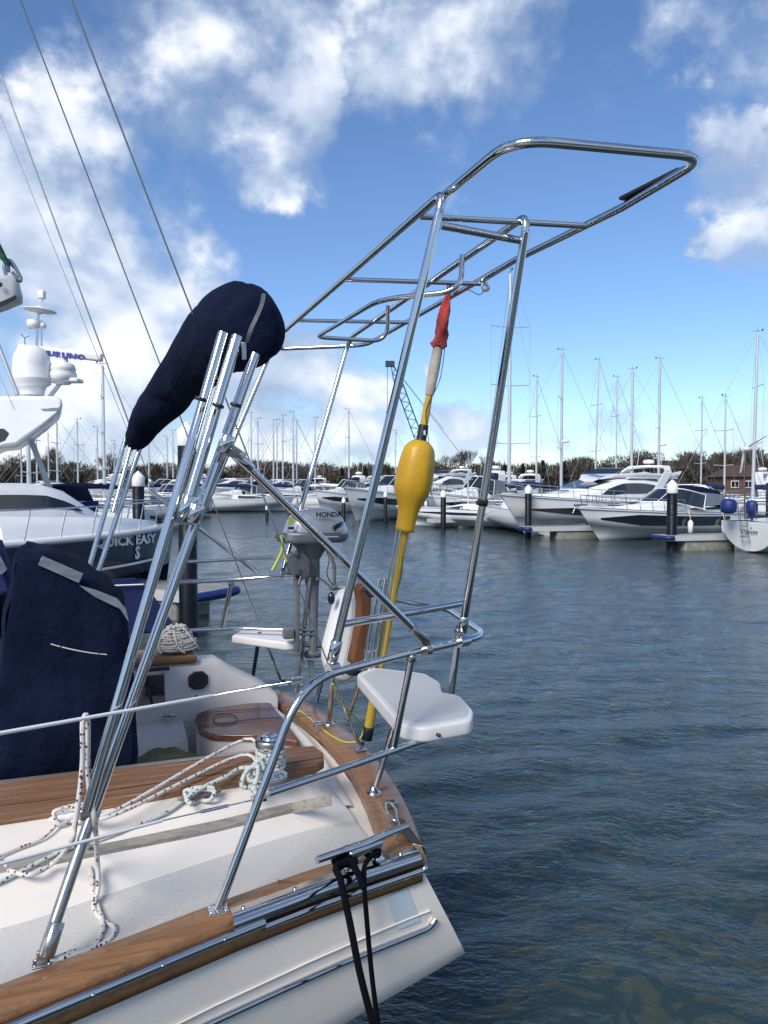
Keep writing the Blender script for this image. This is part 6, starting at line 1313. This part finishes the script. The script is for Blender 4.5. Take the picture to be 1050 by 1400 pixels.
for (y, r, o) in ((478, .020, 0), (472, .036, -.004), (466, .030, .004), (455, .032, .002), (440, .029, .004), (425, .024, .002), (412, .018, 0), (400, .014, 0)):
    c_ = dbp(y); rings.append([c_ + (u * math.cos(a) + w * math.sin(a)) * r * (1 + .30 * math.sin(3 * a + y * .12) + .45 * noise.noise(V3((math.cos(a) * 2, math.sin(a) * 2, y * .09)))) + V3((o, 0, 0)) for a in [2 * PI * k / 18 for k in range(18)]])
m.loft(rings, True, 0, True); q = dbp(470); 
for sx in (-1, 1): m.add([q, q + V3((sx * .045, -.01, -.012)), q + V3((sx * .03, -.01, .022))], [(0, 1, 2)])
bpart('flag', m, 'red', dbuoy)
m = MB(); m.lathe(dbp(474), dd_, [(.033, 0), (.035, .004), (.033, .008)], 14); m.tube(spline([dbp(474) + V3((.03, -.02, 0)), dbp(520) + V3((.035, -.02, 0)), dbp(560) + V3((-.01, -.02, 0)), dbp(590) + V3((.02, -.02, 0)), dbp(640) + V3((.075, -.01, 0)), dbp(690) + V3((.05, -.01, 0)), dbp(740) + V3((0, -.02, 0)), dbp(790) + V3((.02, -.02, 0)), dbp(840) + V3((-.02, -.02, 0))], 6), .0022, 5); bpart('lashing_cord', m, 'black', dbuoy)
# its steel cradle
m = MB(); c0 = dbp(722); loop = [c0 + u * .045 * math.cos(t) + w * .045 * math.sin(t) for t in np.linspace(0, 2 * PI, 17)[:-1]]; m.tube(loop, .004, 7, closed=True); loop = [c0 + dd_ * .04 + u * .045 * math.cos(t) + w * .045 * math.sin(t) for t in np.linspace(0, 2 * PI, 17)[:-1]]; m.tube(loop, .004, 7, closed=True)
m.tube([c0 + V3((-.045, 0, 0)), Lv(513, 905, 1.25)], .004, 7); m.tube([c0 + V3((-.03, -.03, .03)), Lv(520, 905, 1.22)], .004, 7)
bpart('danbuoy_holder', m, 'steel', yacht)

# ---------------- horseshoe buoy in white cover and brown board
hs_ = bthing('horseshoe_lifebuoy', Lv(470, 905, 1.30), 'white covered horseshoe lifebuoy hung on the stern rail beside the outboard', 'lifebuoy')
P = [Lv(x, y, 1.62) for (x, y) in ((437, 905), (436, 885), (441, 860), (448, 835), (456, 812), (464, 803), (480, 801), (488, 808), (490, 830), (486, 870), (480, 905), (465, 925), (446, 922))]
m = MB(); m.prism(spline(P, 3, True), V3((.02, -.14, 0)), bev=.045); bpart('buoy_cover', m, 'boatwhite', hs_)
m = MB(); m.tube(spline([Lv(462, 803, 1.46), Lv(478, 806, 1.46), Lv(481, 840, 1.46), Lv(476, 880, 1.46), Lv(466, 920, 1.46)], 5), .004, 6); bpart('piping', m, 'boatgrey', hs_)
m = MB(); m.ball(Lv(453, 818, 1.5), .030, 8, sc=(.7, .7, 1.2)); bpart('buoy_strap', m, 'boatnavy', hs_); m = MB(); m.ball(Lv(488, 915, 1.4), .05, 8, sc=(1.6, 1, .7)); bpart('buoy_strap', m, 'boatnavy', hs_); m = MB(); m.ball(Lv(508, 808, 1.28), .042, 8, sc=(1, .8, .8)); m.tube([Lv(508, 808, 1.28), Lv(535, 822, 1.28)], .012, 8); bpart('buoy_strap', m, 'boatnavy', hs_)
P = [Lv(x, y, 1.42) for (x, y) in ((483, 803), (489, 797), (496, 800), (499, 812), (497, 850), (490, 885), (484, 905), (474, 903), (479, 880), (484, 845), (486, 820))]
m = MB(); m.prism(spline(P, 2, True), V3((.015, -.07, 0)), bev=.012); bsolo('brown_rope_bag', m, 'brown', 'narrow brown leathery case hung right of the white lifebuoy', 'case')
m = MB(); m.tube(spline([Lz(455, 935, 1.7), Lz(462, 955, 1.6), Lz(480, 975, 1.4), Lz(496, 995, 1.25), Lz(490, 1012, 1.18), Lz(470, 1014, 1.16), Lz(445, 1000, 1.16), Lz(415, 975, 1.17), Lz(405, 972, 1.17)], 8), .0038, 7); bsolo('thin_cord', m, 'lime', 'thin lime green cord looped over the teak transom rail', 'cord')
m = MB(); m.tube(spline([Lv(537, 790, 1.25), Lv(528, 798, 1.3), Lv(512, 803, 1.35), Lv(495, 795, 1.4)], 6), .003, 6); bsolo('lashing_cord', m, 'lime', 'lime cord tied between ladder top and lifebuoy', 'cord')

# ---------------- outboard motor
VO = 1.98
om = bthing('outboard_motor', Lv(428, 960, VO), 'silver grey outboard motor clamped upright on the far stern rail', 'outboard motor')
def oP(x, y, dv=0): return Lv(x, y, VO + dv)
so2 = (BM @ oP(428, 740) - CP).dot(CF) / FPX
def body_loft(rows, n=28, pw=2.6, m=None):
    m = m or MB(); rg = []
    for (y, xl, xr, dp) in rows:   # image row, left x, right x, half depth m
        c = oP((xl + xr) / 2, y); rx = (xr - xl) / 2 * so2
        tr = []
        for k in range(n):
            a = 2 * PI * k / n; ca_, sa_ = math.cos(a), math.sin(a); tr.append(c + V3((rx * math.copysign(abs(ca_) ** (2 / pw), ca_), dp * math.copysign(abs(sa_) ** (2 / pw), sa_), 0)))
        rg.append(tr)
    m.loft(rg, True, 0, True); return m
m = body_loft([(694, 424, 442, .03), (696, 412, 452, .06), (700, 402, 460, .09), (707, 395, 467, .115), (716, 391, 472, .125), (725, 388, 475, .128), (730, 386, 475.5, .128)], m=MB()); m.v = [V3((v.x, v.y, v.z)) for v in m.v]
cow = bpart('cowl', m, 'silver', om)
m = body_loft([(729.5, 383, 476, .130), (735, 380, 476, .131), (739, 379, 474, .128), (741, 384, 470, .12)]); bpart('cowl_base', m, 'leggrey', om)
m = body_loft([(728, 378, 392, .05), (732, 376, 400, .08), (736, 377, 410, .08)]); bpart('carry_handle', m, 'greymetal', om)
m = body_loft([(740, 396, 458, .10), (748, 404, 448, .08), (757, 409, 441, .06), (763, 412, 438, .05)]); bpart('engine_base', m, 'greymetal', om)
m = MB(); m.tube([oP(x, y, -.132) for (x, y) in ((392, 727), (410, 728.5), (430, 729.5), (450, 729.5), (466, 729))], .0022, 5); bpart('cowl_seam', m, 'black', cow)
m = MB(); m.box(oP(398, 722, -.118), (.035, .02, .014), bev=.004); m.cyl(oP(398, 722, -.10), oP(398, 722, -.13), .005, n=8); bpart('starter_handle', m, 'black', cow)
m = MB(); m.box(oP(452, 734, -.134), (.10, .006, .008), bev=.001); bpart('base_lettering_plate', m, 'boatgrey', cow)
m = MB(); m.lathe(oP(432, 697, 0) , (0, 0, 1), [(.03, -.01), (.03, .004), (.024, .010), (.004, .012)], 16); bpart('fuel_cap', m, 'black', cow)
vf = -.128
t_ = text_mb('HONDA', BM @ oP(432, 707, -.142), BM.to_3x3() @ V3((1, 0, 0)) , V3((0, 0, 1)), .05, .0015, bold=.0018)
o_ = BM @ oP(432, 707, -.142); dn = (BM.to_3x3() @ V3((1, 0, -.05))).normalized(); x1 = max((v - o_).dot(dn) for v in t_.v); f = 36 * so2 / x1; t_.v = [o_ + (v - o_) * f for v in t_.v]; part('lettering', t_, 'textblk', cow)
wp = [oP(x, y, -.137) for (x, y) in ((455, 722), (459, 717), (468, 713), (471, 713), (466, 717), (471, 717), (464, 720), (468, 720), (461, 723), (458, 728), (457, 724))]; m = MB(); m.add(wp, [tuple(range(len(wp)))]); bpart('wing_emblem', m, 'textblk', cow)
m = MB(); q = [oP(x, y, -.134) for (x, y) in ((394, 707), (402, 706), (402, 716), (394, 718))]; m.quad(*q); bpart('warning_sticker', m, 'lime', cow)
m = body_loft([(760, 415, 437, .045), (790, 416, 437, .04), (800, 418, 436, .035)]); m2 = body_loft([(790, 421, 436, .035), (850, 423, 434, .03), (880, 423, 434, .026), (898, 422, 433, .024)]); m.v += []; bpart('swivel_tube', m, 'greymetal', om); bpart('leg', m2, 'leggrey', om)
m = MB(); m.prism([oP(x, y, -.004) for (x, y) in ((414, 880), (440, 882), (442, 886), (414, 885))], V3((0, .012, 0))); m.prism([oP(x, y, -.02) for (x, y) in ((412, 878), (442, 880), (442, 884), (412, 883))], V3((0, .05, 0)), bev=.004); bpart('cavitation_plate', m, 'leggrey', om)
m = MB(); m.lathe(oP(416, 895), (1, 0, 0), [(.004, 0), (.022, .01), (.028, .05), (.026, .09), (.01, .12)], 16); m.prism([oP(x, y, -.006) for (x, y) in ((420, 903), (430, 903), (430, 918), (425, 928))], V3((0, .012, 0)), bev=.002); bpart('gearcase', m, 'leggrey', om)
m = MB(); hb = oP(413, 895)
for k in range(3):
    a = 2 * PI * k / 3 + .5; d = V3((0, math.cos(a), math.sin(a))); e_ = d.cross(V3((1, 0, 0))); P = [hb + d * .012 - e_ * .01, hb + d * .05 - e_ * .034 + V3((-.012, 0, 0)), hb + d * .085 + V3((-.004, 0, 0)), hb + d * .05 + e_ * .03 + V3((.012, 0, 0)), hb + d * .012 + e_ * .01]; m.prism(P, V3((.003, 0, 0)))
m.lathe(hb - V3((.02, 0, 0)), (1, 0, 0), [(.003, 0), (.014, .01), (.014, .04)], 10); bpart('propeller', m, 'greymetal', om)
m = MB(); m.prism([oP(x, y, -.10) for (x, y) in ((392, 762), (400, 755), (416, 757), (424, 765), (424, 788), (414, 793), (412, 785), (396, 784))], V3((0, .05, 0)), bev=.006); m.prism([oP(x, y, .02) for (x, y) in ((392, 762), (400, 755), (416, 757), (424, 765), (424, 788), (414, 793), (412, 785), (396, 784))], V3((0, .03, 0)), bev=.006)
m.lathe(oP(405, 757, -.12), (0, 1, 0), [(.012, 0), (.018, .004), (.018, .02)], 12); m.tube([oP(386, 783, -.08), oP(408, 783, -.08)], .012, 8); m.tube([oP(386, 776, -.08), oP(386, 790, -.08)], .006, 6); m.box(oP(404, 781, -.06), (.08, .08, .045), bev=.008)
m.tube([oP(412, 788, -.09), oP(408, 800, -.1)], .010, 8); m.tube([oP(436, 789, -.06), oP(455, 805, -.08)], .006, 6); m.ball(oP(434, 792, -.06), .015, 6); bpart('clamp_bracket', m, 'greymetal', om)
m = MB(); m.box((oP(403, 838).x, oP(403, 838).y - .05, (oP(403, 790).z + oP(403, 885).z) / 2), (.035, .03, abs(oP(403, 785).z - oP(403, 888).z)), bev=.008); m.box(oP(394, 866, -.05), (.06, .06, .06), bev=.006); m.tube([oP(394, 866, -.05), oP(434, 868, -.02)], .008, 8); m.tube([oP(394, 861, -.05), oP(434, 862, -.02)], .008, 8); bpart('mount_bracket', m, 'leggrey', om)
m = MB(); m.tube(spline([oP(442, 745, -.08), oP(452, 757, -.10), oP(457, 775, -.11), oP(457, 800, -.11)], 6), .011, 10); m.ball(oP(457, 803, -.11), .020, 6); m.box(oP(458, 804, -.11), (.07, .02, .02), bev=.005); bpart('tiller', m, 'leggrey', om)
m = MB(); m.tube(spline([oP(445, 750, -.09), oP(450, 765, -.13), oP(447, 785, -.13), oP(455, 800, -.12)], 6), .003, 6); bpart('fuel_hose', m, 'black', om)
m = MB(); m.tube(spline([oP(384, 733, -.08), oP(386, 750, -.1), oP(380, 765, -.11), oP(372, 780, -.12)], 6), .009, 6); m.tube(spline([oP(383, 750, -.1), oP(389, 760, -.1), oP(392, 768, -.1)], 5), .008, 6); bsolo('lime_strap', m, 'lime', 'lime webbing strap dangling left of the outboard cowl', 'strap')

# ---------------- block on green rope, top left
m = MB(); P = [Lv(x, y, -.55) for (x, y) in ((-45, 378), (2, 374), (18, 376), (24, 400), (24, 410), (0, 420), (-40, 432))]; m.prism(P, V3((.01, .05, 0)), bev=.012); bl = bsolo('pulley_block', m, 'boatgrey', 'grey pulley block hanging on green rope at the left edge', 'pulley block')
m = MB(); P = [Lv(x, y, -.565) for (x, y) in ((-40, 425), (0, 413), (22, 403), (23, 408), (0, 419), (-40, 431))]; m.prism(P, V3((0, .005, 0))); m.lathe(Lv(0, 389, -.56), (0, -1, 0), [(.006, 0), (.005, .004)], 8); bpart('sheave_slot', m, 'black', bl)
m = MB(); m.tube(spline([Lv(8, 376, -.53), Lv(6, 362, -.53), Lv(13, 356, -.53), Lv(20, 364, -.53), Lv(28, 380, -.53), Lv(26, 384, -.53), Lv(17, 372, -.53)], 5), .0042, 8); m.tube(spline([Lv(12, 372, -.52), Lv(12, 360, -.52), Lv(22, 368, -.52), Lv(29, 381, -.52)], 5), .004, 8); bpart('shackle', m, 'steel_dull', bl)
m = MB(); m.tube(spline([Lv(-20, 300, -.55), Lv(-8, 325, -.55), Lv(2, 345, -.54), Lv(10, 362, -.53)], 6), .0065, 10); m.tube(spline([Lv(-24, 305, -.54), Lv(-8, 332, -.54), Lv(3, 352, -.53), Lv(14, 358, -.53)], 6), .006, 10); bsolo('green_rope', m, 'green', 'dark green rope holding the grey block at left edge', 'rope')
# ---------------- stays of the neighbouring boat crossing the sky at left
m = MB(); Yn = 7.5
m.tube([atY(0, 100, Yn), atY(188, 610, Yn)], .0075, 8); m.tube([atY(-60, -63, Yn), atY(0, 100, Yn)], .0075, 8); m.tube([atY(188, 610, Yn), atY(222, 702, Yn)], .0045, 8); m.lathe(atY(205, 655, Yn), V3((.35, 0, -1)), [(.01, 0), (.022, .02), (.022, .06), (.012, .08)], 12)
ns_ = tag(link_mesh('backstay', m, 'wire'), 'thicker grey stay of the neighbouring boat running to the lower cover end', 'stay')
m = MB(); m.tube([atY(-10, 132, Yn + .5), atY(175, 590, Yn + .5)], .0035, 6); tag(link_mesh('topping_lift', m, 'wire'), 'thinner stay just left of the thicker grey stay', 'stay')
m = MB(); m.tube([atY(-30, 400, 11), atY(24, 540, 11)], .03, 8); m.tube([atY(-20, 470, 11), atY(20, 560, 11)], .008, 6); tag(link_mesh('aerial_pole', m, 'alu'), 'grey sloping pole behind the satellite dome at left edge', 'pole')
